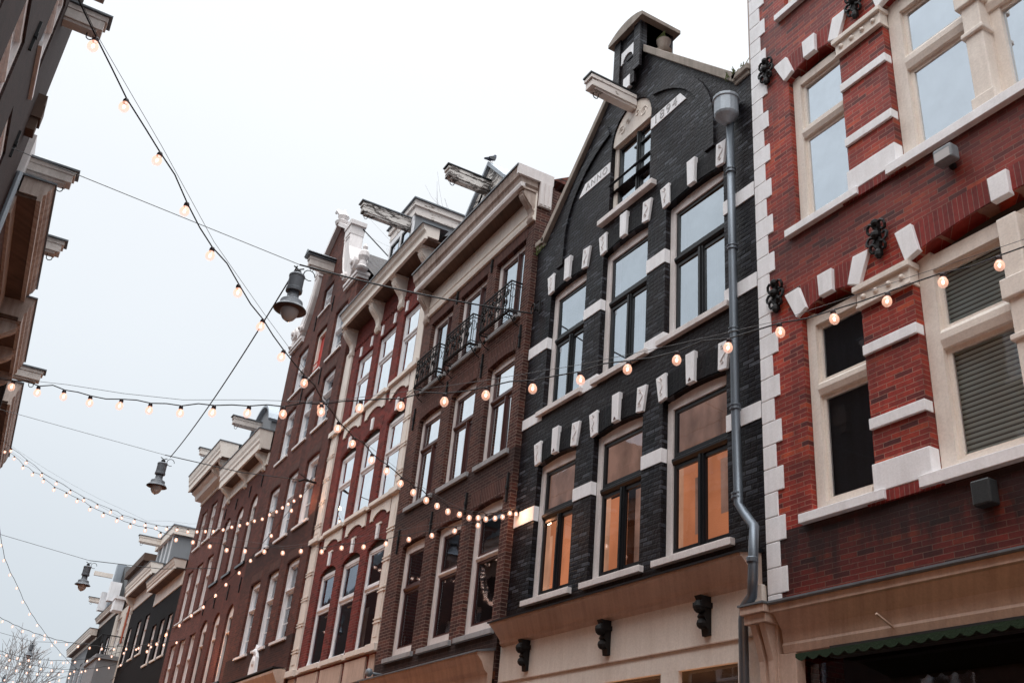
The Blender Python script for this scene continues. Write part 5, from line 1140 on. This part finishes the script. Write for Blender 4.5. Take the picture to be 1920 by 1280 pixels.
# ------------------------------------------------------------------ light, sky, camera
sun = bpy.data.lights.new('sun', 'SUN'); sun.energy = 1.2; sun.angle = math.radians(40); sun.color = (1.0, .97, .94)
so = bpy.data.objects.new('sun', sun); COL.objects.link(so)
EL, AZ = math.radians(48), math.radians(232)   # azimuth clockwise from +Y
dv = Vector((math.sin(AZ)*math.cos(EL), math.cos(AZ)*math.cos(EL), math.sin(EL)))
so.rotation_euler = dv.to_track_quat('Z', 'Y').to_euler()
W = bpy.data.worlds.new('World'); SC.world = W; W.use_nodes = True; nt = W.node_tree; nt.nodes.clear(); n = N(nt)
out = nt.nodes.new('ShaderNodeOutputWorld'); bg = nt.nodes.new('ShaderNodeBackground')
sky = n.add('ShaderNodeTexSky', sky_type='NISHITA'); sky.sun_disc = False; sky.sun_elevation = EL; sky.sun_rotation = AZ; sky.dust_density = 3
co = n.add('ShaderNodeTexCoord').outputs['Generated']; X, Y, Z = n.xyz(co)
# overcast layer: brighter overhead than at the horizon, bluish low down, soft cloud structure
zz = n.math('MAXIMUM', Z, 0.0)
cl = n.noise(co, 1.6, 5, .55)
lr = nt.nodes.new('ShaderNodeFloatCurve'); n.link(zz, lr.inputs['Value']); cv = lr.mapping.curves[0]; lr.mapping.use_clip = False
cv.points[0].location = (0, .22); cv.points[1].location = (1, 2.0)
for x_, y_ in ((.15, .255), (.35, .305), (.6, .35), (.72, .40), (.80, 1.1)): cv.points.new(x_, y_)
lr.mapping.update()
lum = n.math('MULTIPLY', n.math('MULTIPLY', lr.outputs[0], 3.1), n.math('MULTIPLY_ADD', cl, .12, .94))
cr = nt.nodes.new('ShaderNodeValToRGB'); n.link(zz, cr.inputs[0]); cr.color_ramp.elements[0].position = .08; cr.color_ramp.elements[0].color = (.90, .985, 1.06, 1)
cr.color_ramp.elements[1].position = .62; cr.color_ramp.elements[1].color = (.965, 1.0, 1.035, 1)
over = n.mix(1.0, cr.outputs[0], n.comb(lum, lum, lum), 'MULTIPLY')
skyc = n.mix(1.0, sky.outputs[0], (.09, .09, .09, 1), 'MULTIPLY')
n.link(n.mix(.9, skyc, over), bg.inputs['Color']); bg.inputs['Strength'].default_value = 1.0
n.link(bg.outputs[0], out.inputs[0])

cam = bpy.data.cameras.new('camera'); co_ = bpy.data.objects.new('camera', cam); COL.objects.link(co_); SC.camera = co_
yaw, pitch, roll, F = 0.475956, 0.478188, 0.0980366, 1844.73
cam.sensor_width = 36; cam.lens = 36*F/1920; cam.clip_end = 3000; cam.clip_start = .05
cy, sy, cp, sp = math.cos(yaw), math.sin(yaw), math.cos(pitch), math.sin(pitch)
f = Vector((sy*cp, cy*cp, sp)); r0 = Vector((cy, -sy, 0)); u0 = r0.cross(f)
r = r0*math.cos(roll)+u0*math.sin(roll); u = -r0*math.sin(roll)+u0*math.cos(roll)
mat = Matrix((r, u, -f)).transposed().to_4x4(); mat.translation = Vector((0, 0, 1.6)); co_.matrix_world = mat
SC.view_settings.view_transform = 'Standard'; SC.view_settings.look = 'None'; SC.view_settings.exposure = 0
SC.render.engine = 'CYCLES'; SC.cycles.use_denoising = True; SC.cycles.max_bounces = 6; SC.cycles.transparent_max_bounces = 16
SC.cycles.sample_clamp_indirect = 4
